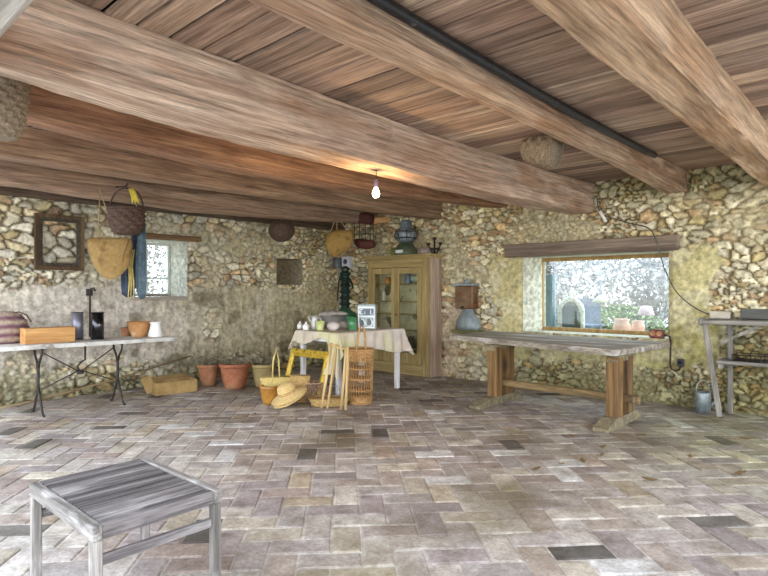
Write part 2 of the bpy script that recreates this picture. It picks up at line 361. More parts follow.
# ---- floor: fired clay tiles laid in herringbone, each tile a slightly uneven slab in one mesh
def herringbone():
    W = .168; ang = math.atan2(FW[1], FW[0])+math.radians(4.0)      # tile rows run 4 degrees off the view axis
    ca, sa = math.cos(ang), math.sin(ang); V = []; F = []; cols = []; S = []
    rr = random.Random(5)
    pal = ['bcb0a6', 'c4b9ad', 'b0a39c', 'cabfb0', 'b6a99f', 'a89b95', 'c4b8a4', 'bdb2a9', 'cbc2b5', 'b3a496']
    x0, x1, y0, y1 = -.2, 9.8, -8.6, .2; g = .005
    for i in range(-70, 71):
        for j in range(-70, 71):
            k = (i-j) % 4
            if k == 0: a0, b0, a1, b1 = i, j, i+2, j+1
            elif k == 2: a0, b0, a1, b1 = i, j-1, i+1, j+1
            else: continue
            cx, cy = (a0+a1)/2*W, (b0+b1)/2*W; X = 5+cx*ca-cy*sa; Y = -4+cx*sa+cy*ca
            if not (x0 < X < x1 and y0 < Y < y1): continue
            c = np.array(lin(rr.choice(pal)))*rr.uniform(.86, 1.16)
            q = rr.random()
            if q < .03: c = np.array(lin('726b62'))*rr.uniform(.8, 1.3)
            elif q < .06: c = np.array(lin('dcd7d0'))
            elif q < .2: c = c*np.array([1.03, .97, .88])
            mo = max(0, min(1, (X-5.6)/1.2))*max(0, min(1, (Y+3.1)/1.2))*rr.uniform(.4, 1); ms = max(0, min(1, 1-abs(Y+2.6)/1.6))*rr.uniform(0, .5)
            c = c*(1-mo*np.array([.26, .2, .48]))*(1-ms*np.array([.08, .1, .26]))
            dz = rr.uniform(-.002, .002); tx, ty = rr.uniform(-.0015, .0015), rr.uniform(-.0015, .0015); o = len(V)
            e_ = .010; w_ = rr.uniform(.6, 1.5)
            for (gg, z) in ((g*w_, -.018), (g*w_, -.004), (g*w_+e_, 0)):
                for a, b, sa_, sb_ in ((a0, b0, 1, 1), (a1, b0, -1, 1), (a1, b1, -1, -1), (a0, b1, 1, -1)):
                    u, v = a*W+gg*sa_, b*W+gg*sb_; zz = z+(dz+tx*sa_+ty*sb_)*(z > -.01)
                    V.append((5+u*ca-v*sa, -4+u*sa+v*ca, zz-.004)); cols.append(c)
            for r in (0, 4):
                for t in range(4): F.append((o+r+t, o+r+(t+1) % 4, o+r+4+(t+1) % 4, o+r+4+t)); S.append(False)
            F.append((o+8, o+9, o+10, o+11)); S.append(False)
    o = len(V); V += [(x0-.2, y0-.2, -.0105), (x1+.2, y0-.2, -.0105), (x1+.2, y1+.2, -.0105), (x0-.2, y1+.2, -.0105)]; F.append((o, o+1, o+2, o+3)); S.append(False)
    cols += [np.array(lin('dcd6cb'))]*4
    me = bpy.data.meshes.new('floor'); me.from_pydata(V, [], F); me.update()
    ob = bpy.data.objects.new('floor', me); C.objects.link(ob)
    m = mat('clay_tile', 'b2aba3', 'ffffff', rough=.62, scale=7, bump=.5, dist=.008, attr='Col', lo=.32, hi=.64, detail=12, grain=.3, gscale=45, spots='9c9478', spot_scale=.9, spot_lo=.52, spot_hi=.74)
    me.materials.append(m); vcol(ob, np.array(cols)); return struct(ob)
floor = herringbone()
# ---- ceiling: old boards running parallel to the far wall
def zc(y): return 2.87-.075*math.sin(PI*min(1, max(0, -y)/7.4))
def ceiling():
    V = MB(); cols = []; rr = random.Random(12); y = .0
    pal = ['c9b19c', 'b89f8c', 'd0b79f', 'a88f7f', 'dcc5ac', 'c2ab97', 'e2cdb5']
    xs = [-.1, 1.0, 2.45, 3.7, 4.95, 6.13, 7.2, 8.4, 9.7]
    while y > -7.45:
        wd = rr.uniform(.17, .27); brk = [xs[0]]+[x+rr.uniform(-.03, .03) for x in xs[1:-1] if rr.random() < .62]+[xs[-1]]
        for a, b in zip(brk, brk[1:]):
            c = np.array(lin(rr.choice(pal)))*rr.uniform(.7, 1.3)
            z = zc(y-wd/2)+rr.uniform(-.009, .004); n0 = len(V.v)
            V.box(((a+b)/2, y-wd/2, z+.015), (b-a-.008, wd-rr.uniform(.010, .022), .03), bv=.004); cols += [c]*(len(V.v)-n0)
        y -= wd
    # limewash on a few boards is in the material spots
    n0 = len(V.v); V.box((4.6, -3.7, 3.02), (10.4, 7.7, .06)); cols += [np.array(lin('2e2722'))]*(len(V.v)-n0)  # unseen slab added above the boards to block light through the gaps
    m = wood('ceiling_board', '95847a', 'e8ded8', axis=0, attr='Col', scale=13, lo=.3, hi=.66, bump=.7, detail=10, grain=.55, gscale=50, spots='e0d8d4', spot_scale=1.1, spot_lo=.64, spot_hi=.67)
    o = V.build('ceiling', m); vcol(o, np.array(cols)); return struct(o)
ceil = ceiling()
# ---- outdoors
g = MB(); n = 40
g.add([(-40, -45, -.08), (50, -45, -.08), (50, 45, -.08), (-40, 45, -.08)], [(0, 1, 2, 3)])
ground = struct(g.build('ground', mat('gravel', 'b8b2a6', 'd6d0c4', scale=40, bump=.6, rough=.95)))
# ---- beams
def make_beam(name, label, xr, wdt, prof, m, seed, ytop=None, y1=.12, y0=-6.94, rnd=.18):
    ys = np.arange(y0, y1+.001, .05); py = [p[0] for p in prof]; pz = [p[1] for p in prof]; o_ = np.argsort(py); py = np.array(py)[o_]; pz = np.array(pz)[o_]
    zb = np.interp(ys, py, pz); k = np.ones(7)/7; zb = np.convolve(np.pad(zb, 3, 'edge'), k, 'valid')
    n = 32; V = []; F = []
    YY, KK = np.meshgrid(ys*1.6+seed*7, np.arange(n)*.6+seed, indexing='ij'); RR = 1+.22*(fbm(YY, KK, seed, 5)-.5)+.05*(fbm(YY*5, KK*1.5, seed+9, 3)-.5)
    for i, y in enumerate(ys):
        zt = (ytop(y) if ytop else zc(y)+.004); hgt = zt-zb[i]
        for k in range(n):
            a = 2*PI*k/n+PI/n; ca, sa = math.cos(a), math.sin(a); p = rnd
            sx_ = math.copysign(abs(ca)**p, ca); sz_ = math.copysign(abs(sa)**p, sa)
            r = RR[i, k]
            V.append((xr-wdt/2+sx_*wdt/2*r, y, (zt+zb[i])/2+sz_*hgt/2*(r if sz_ < 0 else 1)))
    m_ = len(ys)
    for i in range(m_-1):
        for k in range(n): F.append((i*n+k, i*n+(k+1) % n, (i+1)*n+(k+1) % n, (i+1)*n+k))
    F.append(tuple(range(n))); F.append(tuple((m_-1)*n+k for k in range(n)))
    b = MB(); b.add(V, F, True); o = b.build(name, m); tag(o, label, 'beam', 'ceiling beams')
    o.data.polygons.foreach_set('use_smooth', [len(p.vertices) == 4 for p in o.data.polygons]); return o
def bw(nm, a, b, sp): return wood(nm, a, b, axis=1, scale=9, bump=.8, dist=.02, lo=.32, hi=.66, spots=sp, spot_scale=5, spot_lo=.48, spot_hi=.66, detail=10, grain=.55, gscale=45)
make_beam('ceiling_beam', 'thick sagging pale brown beam with the light bulb hanging below it', 5.1, .34, [(-6.85, 2.48), (-6.27, 2.44), (-5.44, 2.41), (-3.2, 2.39), (-1.2, 2.42), (0, 2.47)], bw('beam_pale', '9a745b', 'e4c8ae', 'b08a6e'), 1)
make_beam('ceiling_beam', 'pinkish brown squared beam with the black pipe along its top', 6.25, .24, [(-5.9, 2.66), (-4, 2.68), (-2, 2.66), (0, 2.60)], bw('beam_pink', '946d52', 'e0c2a4', 'ac8464'), 2)
make_beam('ceiling_beam', 'smooth squared light brown beam nearest the right edge', 7.32, .24, [(-5.8, 2.49), (-2.8, 2.50), (0, 2.53)], bw('beam_light', '9c7858', 'debd9a', 'b08862'), 3, rnd=.1)
make_beam('ceiling_beam', 'reddish brown beam directly behind the bulb, tinted for its orange light', 3.81, .26, [(-6.39, 2.58), (-5.71, 2.53), (-4.53, 2.48), (-2.91, 2.52), (0, 2.67)], bw('beam_bulb_tint', '7a523b', 'c6966e', '8d6245'), 4)  # redder wood colour includes the bulb's orange light
make_beam('ceiling_beam', 'brown beam ending above the left side of the glazed cupboard', 2.56, .26, [(-6.25, 2.55), (-5.45, 2.54), (-3.96, 2.55), (0, 2.60)], bw('beam_brown', '7c5c46', 'c09c7a', '8e6c52'), 5)
make_beam('ceiling_beam', 'rough round log beam carrying the handled basket, nearest the left wall', 1.13, .30, [(-5.91, 2.54), (-4.91, 2.52), (-3.61, 2.49), (-1.88, 2.54), (0, 2.63)], bw('beam_log', '8a6a53', 'c6a68a', 'a28268'), 6, rnd=.45)
b = MB(); b.box((.13, -3.05, 2.66), (.2, 6.3, .18), bv=.02); tag(b.build('wall_plate', bw('plate_dark', '4d3c30', '7b6350', '5c4939')), 'dark timber wall plate lying along the top of the left wall', 'beam')
b = MB(); b.box((5.0, -7.12, 2.49), (10.2, .34, .28), bv=.04); tag(b.build('girder', wood('girder_grey', '8c8379', 'c6beb4', axis=0, scale=9, bump=.6, spots='e3dfda', spot_scale=3)), 'weathered grey crossbeam in the top left corner of the view', 'beam')
# pipe along the second beam
b = MB(); b.tube([(6.305, y, zc(y)-.045) for y in np.arange(-6.6, -1.35, .3)], .030, 10)
tag(b.build('pipe', mat('black_pipe', '0d0d0e', '26262a', rough=.5, scale=30, bump=.2, spots='55524e', spot_scale=12, spot_lo=.66)), 'black pipe running along the top of the pinkish beam', 'pipe')
# ---- windows
fw = mat('oak_frame', '8a6b3c', 'b4925c', scale=14, stretch=(1, 1, .1), bump=.2)
def framed(name, orient, a0, a1, z0, z1, p, t, fm, bars=(), glassm=None, dep=.06):
    def bxx(m_, u, z, du, dz):
        m_.box((u, p, z) if orient == 'y' else (p, u, z), (du, dep, dz) if orient == 'y' else (dep, du, dz), bv=.006)
    root = bpy.data.objects.new(name, None); C.objects.link(root); struct(root)
    root.location = ((a0+a1)/2, p, z0) if orient == 'y' else (p, (a0+a1)/2, z0)
    f = MB()
    bxx(f, (a0+a1)/2, z0+t/2, a1-a0, t); bxx(f, (a0+a1)/2, z1-t/2, a1-a0, t); bxx(f, a0+t/2, (z0+z1)/2, t, z1-z0-2*t); bxx(f, a1-t/2, (z0+z1)/2, t, z1-z0-2*t)
    f.build('window_frame', fm, root, True)
    for kind, q in bars:
        f = MB()
        if kind == 'v': bxx(f, q, (z0+z1)/2, .03, z1-z0-2*t)
        else: bxx(f, (a0+a1)/2, q, a1-a0-2*t, .03)
        f.build('glazing_bar', fm, root, True)
    if glassm:
        f = MB(); bxx(f, (a0+a1)/2, (z0+z1)/2, a1-a0-2*t+.01, z1-z0-2*t+.01)
        for i, v in enumerate(f.v):
            v = list(v); k = 1 if orient == 'y' else 0; v[k] = p+(v[k]-p)*.1; f.v[i] = tuple(v)
        f.build('pane', glassm, root, True)
    return root
clear = glass('window_glass', 'f4faf8', .05)
framed('window_1', 'x', -4.02, -3.26, 1.32, 2.15, -.42, .045, mat('painted_frame', 'bfc0b8', 'd8d8d0', bump=.1), [('v', -3.64), ('h', 1.6)], clear)
framed('window_2', 'y', 4.08, 6.0, .80, 1.90, .45, .055, fw, [], clear)
b = MB(); b.box((.01, -3.45, 2.205), (.16, .92, .08), bv=.01); tag(b.build('lintel', wood('lintel_wood', '6d5236', '9a774f', axis=1, bump=.5)), 'thin brown wooden lintel above the small left window', 'lintel')
b = MB(); b.box((4.985, -.06, 1.995), (2.37, .2, .19), bv=.015); tag(b.build('lintel', wood('lintel_old', '6b594a', 'a3907a', axis=0, bump=.6, scale=9)), 'long weathered grey brown lintel above the wide window', 'lintel')
b = MB(); b.box((-.18, -3.62, 1.29), (.46, .86, .05), bv=.01); struct(b.build('trim_1', wood('sill_wood', '8d7e6c', 'c0b4a2', axis=1)))
# ================================================================ THINGS
W_ = lambda nm, a, b, ax=0, **k: wood(nm, a, b, axis=ax, **k)
wick_dark = mat('wicker_dark', '3b2a20', '6b5140', scale=60, bump=.5, grain=.3)
wick_tan = mat('wicker_tan', '9c7b45', 'caa767', scale=60, bump=.5, grain=.25)
wick_pale = mat('wicker_pale', 'b59a55', 'dcc687', scale=60, bump=.5, grain=.25)
wick_grey = mat('wicker_grey', '6e5f4d', 'a08c72', scale=60, bump=.5, grain=.3)
straw = mat('straw', 'bd9a58', 'e2c68a', scale=60, bump=.5, grain=.2)
iron = mat('old_iron', '2b2826', '4b423b', scale=30, bump=.3, metal=.5, rough=.6)
rope = mat('rope', '9a8558', 'c2ad7c', scale=60)
terra = mat('terracotta', '8f5b3d', 'b98259', scale=7, bump=.25, rough=.8, spots='a89a72', spot_scale=4, spot_lo=.55, spot_hi=.75)
terra_g = mat('terracotta_mossy', '857346', 'b09a64', scale=7, bump=.25, rough=.7, spots='9a6a44', spot_scale=4)
ochre_glaze = mat('ochre_glaze', '8a5a20', 'b98538', scale=9, bump=.1, rough=.35, coat=.3)
white_cer = mat('white_ceramic', 'e6e2d8', 'f2efe6', rough=.3, scale=6, bump=.03, coat=.3)
grey_wood_x = W_('grey_wood', '665f55', 'a8a194', 0, bump=.6, spots='5c564b', spot_scale=4, spot_lo=.56)
def weave(mb, prof, n=72, stakes=18, rows=14, amp=.006, c=(0, 0, 0), M=None, sxy=(1, 1), inner=True, fine=False):
    if not fine: amp *= 1.9; rows = max(2, int(rows*.62)); stakes = int(stakes*.7)//2*2
    # woven wall: rows of strands running alternately in front of and behind the stakes
    P = np.array(prof); s = np.concatenate([[0], np.cumsum(np.hypot(*np.diff(P, axis=0).T))]); m = rows*3
    q = np.linspace(0, s[-1], m+1); R = np.interp(q, s, P[:, 0]); Zz = np.interp(q, s, P[:, 1]); pr = list(zip(R, Zz)); ix = {}
    for i, p in enumerate(pr): ix[p] = i
    def fn(r, z, a):
        i = ix.get((r, z), 0); row = i//3; k = (0, .9, .9)[i % 3]
        return max(.001, r+amp*(k*math.sin(stakes/2*a+PI*row)-(.6 if i % 3 == 0 else 0))), z
    mb.lathe(pr, n, c, M, sxy, fn)
    if inner: mb.lathe([(r-.008 if r > .01 else r*.8, z+.006) for r, z in pr if True], 24, c, M, sxy)
    return mb
def ring(mb, r, z, t, c=(0, 0, 0), M=None, n=28, sxy=(1, 1)):
    pts = [Vector((r*math.cos(2*PI*k/n)*sxy[0], r*math.sin(2*PI*k/n)*sxy[1], z)) for k in range(n)]
    return mb.tube([(M @ p if M else p)+Vector(c) for p in pts], t, 6, True)
def arch(w, h, n=14, z0=0, ax='x', p=.85):
    r = []
    for k in range(n+1):
        a = PI*k/n; x = math.cos(a)*w; z = z0+h*math.sin(a)**p
        r.append((x, 0, z) if ax == 'x' else (0, x, z))
    return r
# ---- weathered low table in front
def low_table():
    z = .472; L_, Wd = .58, .76; cx, cy, a = 5.4, -6.422, .009+PI/2
    t = thing('low_table', 'low weathered grey slatted wooden table standing alone in the left foreground', 'table', (cx, cy, 0), a)
    g = W_('driftwood', '3a3431', '7f7672', 0, bump=.8, dist=.012, spots='b4aca4', spot_scale=9, spot_lo=.55, spot_hi=.8, scale=18, grain=.6)
    g2 = W_('driftwood_cross', '5f5850', '9e968c', 1, bump=.7, spots='c4bdb4', spot_scale=14, spot_lo=.52, spot_hi=.75, scale=18, grain=.5)
    g3 = W_('driftwood_upright', '5f5850', '9e968c', 2, bump=.7, spots='c4bdb4', spot_scale=14, spot_lo=.52, spot_hi=.75, scale=18, grain=.5)
    n = 12; d = MB()
    for i in range(n):
        w = (Wd-.09)/n; d.box((0, -(Wd-.09)/2+w*(i+.5), z-.012+random.uniform(-.001, .001)), (L_-.10, w-.006, .018), bv=.002)
    d.build('tabletop', g, t)
    for s in (-1, 1):
        MB().box((0, s*(Wd/2-.021), z-.028), (L_-.085, .040, .060), bv=.004).build('apron', g, t)
        MB().box((s*(L_/2-.021), 0, z-.028), (.040, Wd-.0, .062), bv=.004).build('apron', g2, t)
        for q in (-1, 1):
            MB().box((s*(L_/2-.024), q*(Wd/2-.024), (z-.058)/2), (.042, .042, z-.06), bv=.004).build('leg', g3, t)
    MB().box((0, -(Wd/2-.026), .325), (L_-.09, .022, .042), bv=.004).build('stretcher', g, t)
    MB().box((0, (Wd/2-.026), .325), (L_-.09, .022, .042), bv=.004).build('stretcher', g, t)
low_table()
# ---- big table in front of the wide window
def trestle():
    t = thing('trestle_table', 'long heavy table with thick grey plank top on two brown post trestles', 'table', (5.0, -1.2, 0))
    zt = .80
    q = [(3.63, -1.28), (3.60, -.24), (6.16, -.42), (6.02, -1.76)]
    m = MB()
    # four planks side by side make the slab
    for k in range(4):
        a, b = k/4+.004, (k+1)/4-.004
        lf = lambda s: Vector((*q[0], 0)).lerp(Vector((*q[1], 0)), s); rf = lambda s: Vector((*q[3], 0)).lerp(Vector((*q[2], 0)), s)
        p = [lf(a), lf(b), rf(b), rf(a)]; pts = []
        cen = sum(p, Vector())/4
        for v in p:
            d = (cen-v).normalized()*.008
            pts += [v+Vector((0, 0, zt-.065+.006)), v+Vector((0, 0, zt-.008)), v+d+Vector((0, 0, zt)), v+d+Vector((0, 0, zt-.065))]
        m.hull(pts)
    top = m.build('tabletop', W_('slab', '716555', 'bdb19c', 0, bump=.7, spots='d8d4ca', spot_scale=5, spot_lo=.52, spot_hi=.7, grain=.5), t, True)
    bw_ = W_('trestle_brown', '553a1c', '94703c', 2, bump=.5, spots='40301c', spot_scale=3, grain=.5); bg_ = mat('trestle_foot', '5f543f', '8f8260', scale=14, bump=.6)
    for x, y0, y1, pa, pb in ((4.43, -1.92, -.92, -1.47, -1.17), (5.95, -2.0, -.98, -1.62, -1.32)):
        for y in (pa, pb): MB().box((x, y, .39), (.13, .15, .64), bv=.008).build('post', bw_, t, True)
        f = MB(); pts = []
        for sx_ in (-.075, .075):
            for y, z in ((y0, 0), (y0, .035), (y0+.22, .10), (y1-.22, .10), (y1, .035), (y1, 0)): pts.append((x+sx_, y, z))
        f.hull(pts); f.build('foot', bg_, t, True)
        c = MB(); pts = []
        for sx_ in (-.06, .06):
            for y, z in ((y0+.35, .735), (y0+.35, .70), (pa-.1, .665), (pb+.1, .665), (y1-.15, .70), (y1-.15, .735)): pts.append((x+sx_, y, z))
        c.hull(pts); c.build('cleat', bg_, t, True)
    MB().beam((4.3, -1.32, .25), (6.16, -1.47, .265), .05, .08, bv=.006).build('stretcher', W_('stretcher', '65512f', '957a4c', 0), t, True)
    MB().box((6.10, -1.465, .265), (.03, .12, .05), bv=.004).build('wedge', bg_, t, True)
trestle()
# ---- long table on iron legs at the left wall
def side_table():
    t = thing('side_table', 'long narrow grey table on dark forked iron legs along the left wall', 'table', (.85, -5.4, 0))
    MB().hull([(x, y, z) for x, y in ((.48, -7.1), (.95, -7.1), (1.14, -3.98), (.55, -3.98)) for z in (.75, .795)]).build('tabletop', mat('pale_top', 'b9b4a8', 'd6d2c8', scale=10, bump=.2, spots='8f897c', spot_scale=6), t, True)
    for y in (-5.5, -4.62, -6.85):
        f = MB(); x = .93; h = .17
        for s in (-1, 1):
            f.tube([(x+s*.13, y, .75), (x+s*.12, y, .68), (x+s*.045, y, .60), (x+s*.012, y, .53)], [.012, .012, .014, .015], 8)
            f.tube([(x+s*.012, y, .30), (x+s*.06, y, .2), (x+s*.13, y, .07), (x+s*.17, y, .012), (x+s*.20, y, .012)], [.015, .015, .013, .012, .016], 8)
        f.tube([(x, y, .56), (x, y, .50), (x, y, .33), (x, y, .26)], [.02, .017, .017, .02], 8)
        f.tube([(x-.15, y, .745), (x+.15, y, .745)], .011, 6)
        f.build('leg', iron, t, True)
    f = MB()
    for a, b in (((.93, -5.46, .70), (.93, -5.08, .45)), ((.93, -4.66, .70), (.93, -5.04, .45)), ((.93, -5.04, .45), (.93, -4.68, .30)), ((.93, -5.08, .45), (.93, -5.46, .28))): f.tube([a, b], .007, 6)
    f.tube([(.93, -5.06, .44), (.93, -5.09, .5), (.93, -5.05, .55), (.93, -5.0, .58), (.93, -5.0, .74)], .012, 6)
    f.tube([(.93, -5.09, .43), (.93, -5.02, .43)], .022, 8)
    f.build('brace', iron, t, True)
side_table()
TZ = .797
def back(p, k):
    d = Vector((p.x-CAM[0], p.y-CAM[1], 0)).normalized(); return p+d*k
def sack():
    p = back(Zp(6, 343.5, .80), .12); t = thing('storage_basket', 'large bulging striped woven basket at the left end of the long table', 'basket', (p.x, p.y, TZ))
    m = MB(); weave(m, [(.001, .0), (.17, .002), (.195, .06), (.2, .16), (.18, .26), (.13, .33), (.06, .365), (.001, .37)], 96, 30, 26, .004, inner=False, sxy=(.9, 1.15))
    m.build('body', mat('striped_weave', '8f7a66', 'b9a78e', scale=50, bump=.4, wave=('Z', 3.2, '6b4650', .3)), t)
    MB().tube([(.05, .02, .34), (.12, .1, .36), (.15, .17, .32), (.16, .215, .24)], .008, 6).build('handle', wick_dark, t)
sack()
def crate():
    p = back(Zp(48, 343, .80), .12); t = thing('wooden_box', 'plain orange brown wooden box lying on the long table', 'box', (p.x, p.y, TZ), PI/2)
    m = W_('orange_wood', 'a9713a', 'd9a766', 0, bump=.2, grain=.2)
    w, d, h = .52, .20, .165
    b = MB(); b.box((0, -d/2+.006, h/2), (w, .012, h)); b.box((0, d/2-.006, h/2), (w, .012, h)); b.box((-w/2+.006, 0, h/2), (.012, d-.024, h)); b.box((w/2-.006, 0, h/2), (.012, d-.024, h)); b.box((0, 0, .006), (w-.02, d-.02, .012))
    b.build('body', m, t)
    MB().box((0, 0, h+.005), (w+.008, d+.008, .012)).build('lid', m, t)
    b = MB(); b.box((-.1, 0, .0), (.01, .005, .0105)); 
crate()
def canister(px, h, r, m, label, name, rim):
    p = back(Zp(px, 340, .80), .15); t = thing(name, label, 'canister', (p.x, p.y, TZ))
    MB().lathe([(.001, 0), (r, 0), (r, h), (r-.006, h), (r-.006, .02), (.001, .02)], 28).build('body', m, t)
    ring(MB(), r, h, .004).build('rim', rim, t); ring(MB(), r, .01, .004).build('base_ring', rim, t)
canister(77.5, .335, .066, mat('grey_tin', '77757a', '93919a', metal=.6, rough=.45, scale=12, bump=.1), 'tall plain grey metal canister behind the wooden box', 'canister', iron)
canister(97.5, .335, .074, mat('black_gloss', '08080a', '121214', rough=.2, scale=6, bump=.0, coat=.6), 'tall glossy black canister on the long table', 'canister', mat('black_rim', '1a1a1c'))
def open_bowl(p, prof, m, label, name, cat, n=32):
    o = MB().lathe(prof, n).build(name, m); o.location = p; return tag(o, label, cat)
p = back(Zp(139, 337.5, .80), .2); open_bowl((p.x, p.y, TZ), [(.001, 0), (.09, 0), (.095, .015), (.13, .09), (.14, .15), (.145, .185), (.152, .19), (.150, .2), (.135, .2), (.125, .14), (.1, .04), (.001, .02)], mat('clay_pale_base', 'a8743f', 'c08f5a', scale=8, bump=.15, spots='d8c6a4', spot_scale=6), 'round open terracotta bowl on the right end of the long table', 'bowl', 'bowl')
p = back(Zp(126.5, 337.5, .80), .3); open_bowl((p.x, p.y, TZ), [(.001, 0), (.055, 0), (.065, .05), (.07, .11), (.074, .115), (.06, .115), (.055, .02), (.001, .015)], terra, 'small terracotta pot half hidden behind the terracotta bowl', 'flower_pot', 'pot')
p = back(Zp(155.5, 337.5, .80), .16); open_bowl((p.x, p.y, TZ), [(.001, 0), (.085, 0), (.09, .01), (.085, .06), (.068, .13), (.064, .17), (.075, .19), (.085, .195), (.07, .195), (.058, .17), (.062, .1), (.075, .02), (.001, .015)], white_cer, 'white waisted ceramic jar beside the terracotta bowl', 'jar', 'jar')
# cardboard box under the table
def carton():
    p = Zp(167.5, 393.5, 0); t = thing('cardboard_box', 'low open cardboard box on the floor by the left wall', 'box', (p.x-.02, p.y+.1, 0), PI/2-.12)
    m = mat('cardboard', '86693a', 'ab8c56', scale=6, bump=.1); w, d, h = .56, .24, .17
    b = MB(); b.box((0, -d/2, h/2), (w, .008, h)); b.box((0, d/2, h/2), (w, .008, h)); b.box((-w/2, 0, h/2), (.008, d, h)); b.box((w/2, 0, h/2), (.008, d, h)); b.box((0, 0, .005), (w, d, .008)); b.build('body', m, t)
    for s in (-1, 1): MB().beam((0+s*.13, d/2+.004, h+.002), (s*.13, d/2+.10, h+.035), .006, .25, up=(1, 0, 0)).build('flap', m, t)
    MB().beam((-w/2, 0, h), (-w/2-.12, 0, h-.05), d*.95, .006, up=(0, 1, 0)).build('flap', m, t)
carton()
# ---- empty picture frame
def picture():
    a0, a1, z0, z1 = -5.30, -4.72, 1.67, 2.385; x = .10
    t = thing('picture_frame', 'empty dark wooden picture frame hanging on the left stone wall', 'frame', (x, (a0+a1)/2, z0))
    fm = W_('frame_brown', '4a3622', '7d6240', 2, bump=.4); fd = mat('frame_inner', '2d261f', '5d5140', scale=30, bump=.3)
    def mit(u0, u1, v0, v1, w, th, m, name):
        b = MB()
        O = [(u0, v0), (u1, v0), (u1, v1), (u0, v1)]; I = [(u0+w, v0+w), (u1-w, v0+w), (u1-w, v1-w), (u0+w, v1-w)]
        for k in range(4):
            k2 = (k+1) % 4; P = [O[k], O[k2], I[k2], I[k]]
            b.hull([(x+dx+(-.012 if (i > 1 and dx > 0) else 0), u, v) for dx in (-th/2, th/2) for i, (u, v) in enumerate(P)])
        b.build(name, m, t, True)
    mit(a0, a1, z0, z1, .045, .05, fm, 'moulding'); mit(a0+.045, a1-.045, z0+.045, z1-.045, .045, .03, fd, 'inner_moulding')
    MB().tube([(x-.0, (a0+a1)/2, z1-.02), (.03, (a0+a1)/2, z1+.07)], .004, 6).build('hanger', iron, t, True)
picture()
# iron bracket on the wall behind the canisters
wy = Lp(90, 310, .08).y; b = MB(); b.tube([(.08, wy, .78), (.08, wy, 1.38), (.09, wy+.01, 1.43), (.13, wy+.03, 1.44), (.15, wy+.04, 1.40)], .013, 8); b.box((.06, wy, 1.38), (.05, .07, .09)); tag(b.build('wall_bracket', iron), 'dark upright iron bracket on the wall behind the black canister', 'bracket')
# ---- hanging basket with handle, from the log beam
def hung_basket():
    p = Lp(126.5, 221, 1.42); t = thing('handled_basket', 'dark round wicker basket with hoop handle hanging near the small window', 'basket', (p.x, p.y, p.z-.16), .7)
    m = MB(); weave(m, [(.001, 0), (.13, .0), (.17, .05), (.198, .15), (.205, .26), (.2, .30)], 96, 26, 16, .008); ring(m, .205, .30, .012); m.build('body', wick_dark, t)
    MB().tube(arch(.20, .27, z0=.28), .011, 8).build('handle', wick_dark, t)
    rb = MB()
    for q in (0, .02, -.02): rb.tube([(.06+q, -.01, .54), (.09+q, -.025, .49), (.115+q, -.035, .42), (.13+q*2, -.04, .36)], [.012, .016, .018, .006], 6)
    plabel(rb.build('ribbon', mat('yellow_cloth', 'cdb53a', 'e8d65c', scale=9), t), 'yellow ribbon tied to the handle')
    n_ = MB().tube([(0, 0, .57), (-.02*0, 0, .54)], .006, 6)
    b = MB(); z = p.z-.16+.55; b.tube([(1.10, p.y, z+.05), (p.x+.0, p.y, z+.02), (p.x+.02, p.y, z+.05)], .008, 6); tag(b.build('nail', iron), 'bent iron nail in the log beam holding the dark handled basket', 'nail')
hung_basket()
def smooth_outline(pts, n=4):
    r = []; m = len(pts)
    for i in range(m):
        p0, p1, p2, p3 = [Vector((*pts[(i+k-1) % m], 0)) for k in range(4)]
        for q in range(n):
            s = q/n; r.append(tuple((.5*((2*p1)+(-p0+p2)*s+(2*p0-5*p1+4*p2-p3)*s*s+(-p0+3*p1-3*p2+p3)*s**3))[:2]))
    return r
def facing(o, px, py, pl, val):
    # points of an outline given around a centre, standing upright and turned to the room (depth k towards the camera)
    pass
def upright(cen, yaw):
    ux, uy = math.cos(yaw), math.sin(yaw); nx, ny = uy, -ux
    return lambda u, v, k: (cen[0]+ux*u+nx*k, cen[1]+uy*u+ny*k, cen[2]+v)
YAW = math.atan2(RT[1], RT[0])
def tan_bag():
    p = Lp(109, 258, 1.30); s = 1/84.0
    t = thing('straw_bag', 'flat tan half-moon straw bag hanging between picture frame and blue cloth', 'bag', (p.x, p.y, p.z-.27))
    out_ = [(-20, 18), (-10, 20), (5, 20), (20, 19), (21.5, 8), (19, -6), (12, -16), (3, -21), (-6, -18), (-14, -8), (-19, 6)]
    out_ = smooth_outline([(x*s, y*s) for x, y in out_])
    MB().pillow(out_, .055, upright(p, YAW+.15)).build('body', mat('tan_weave', '957743', 'bf9f64', scale=18, bump=.35, wave=('Z', 40, '8a6a36', .6), spots='7d5c30', spot_scale=5), t, True)
    pl = upright(p, YAW+.15)
    MB().tube([pl(20*s, 19*s, .03), pl(16*s, 6*s, .06), pl(14*s, -4*s, .062)], .006, 6).build('seam', mat('seam', '7a5a30'), t, True)
    top = Lp(100, 190, 1.24); b = MB()
    for q in (-10, 6): b.tube([top, (pl(q*s, 20*s, 0)[0], pl(q*s, 20*s, 0)[1], pl(q*s, 20*s, 0)[2])], .006, 6)
    b.tube([Lp(100, 189, 1.05), top], .007, 6)
    b.build('cord', rope, t, True)
tan_bag()
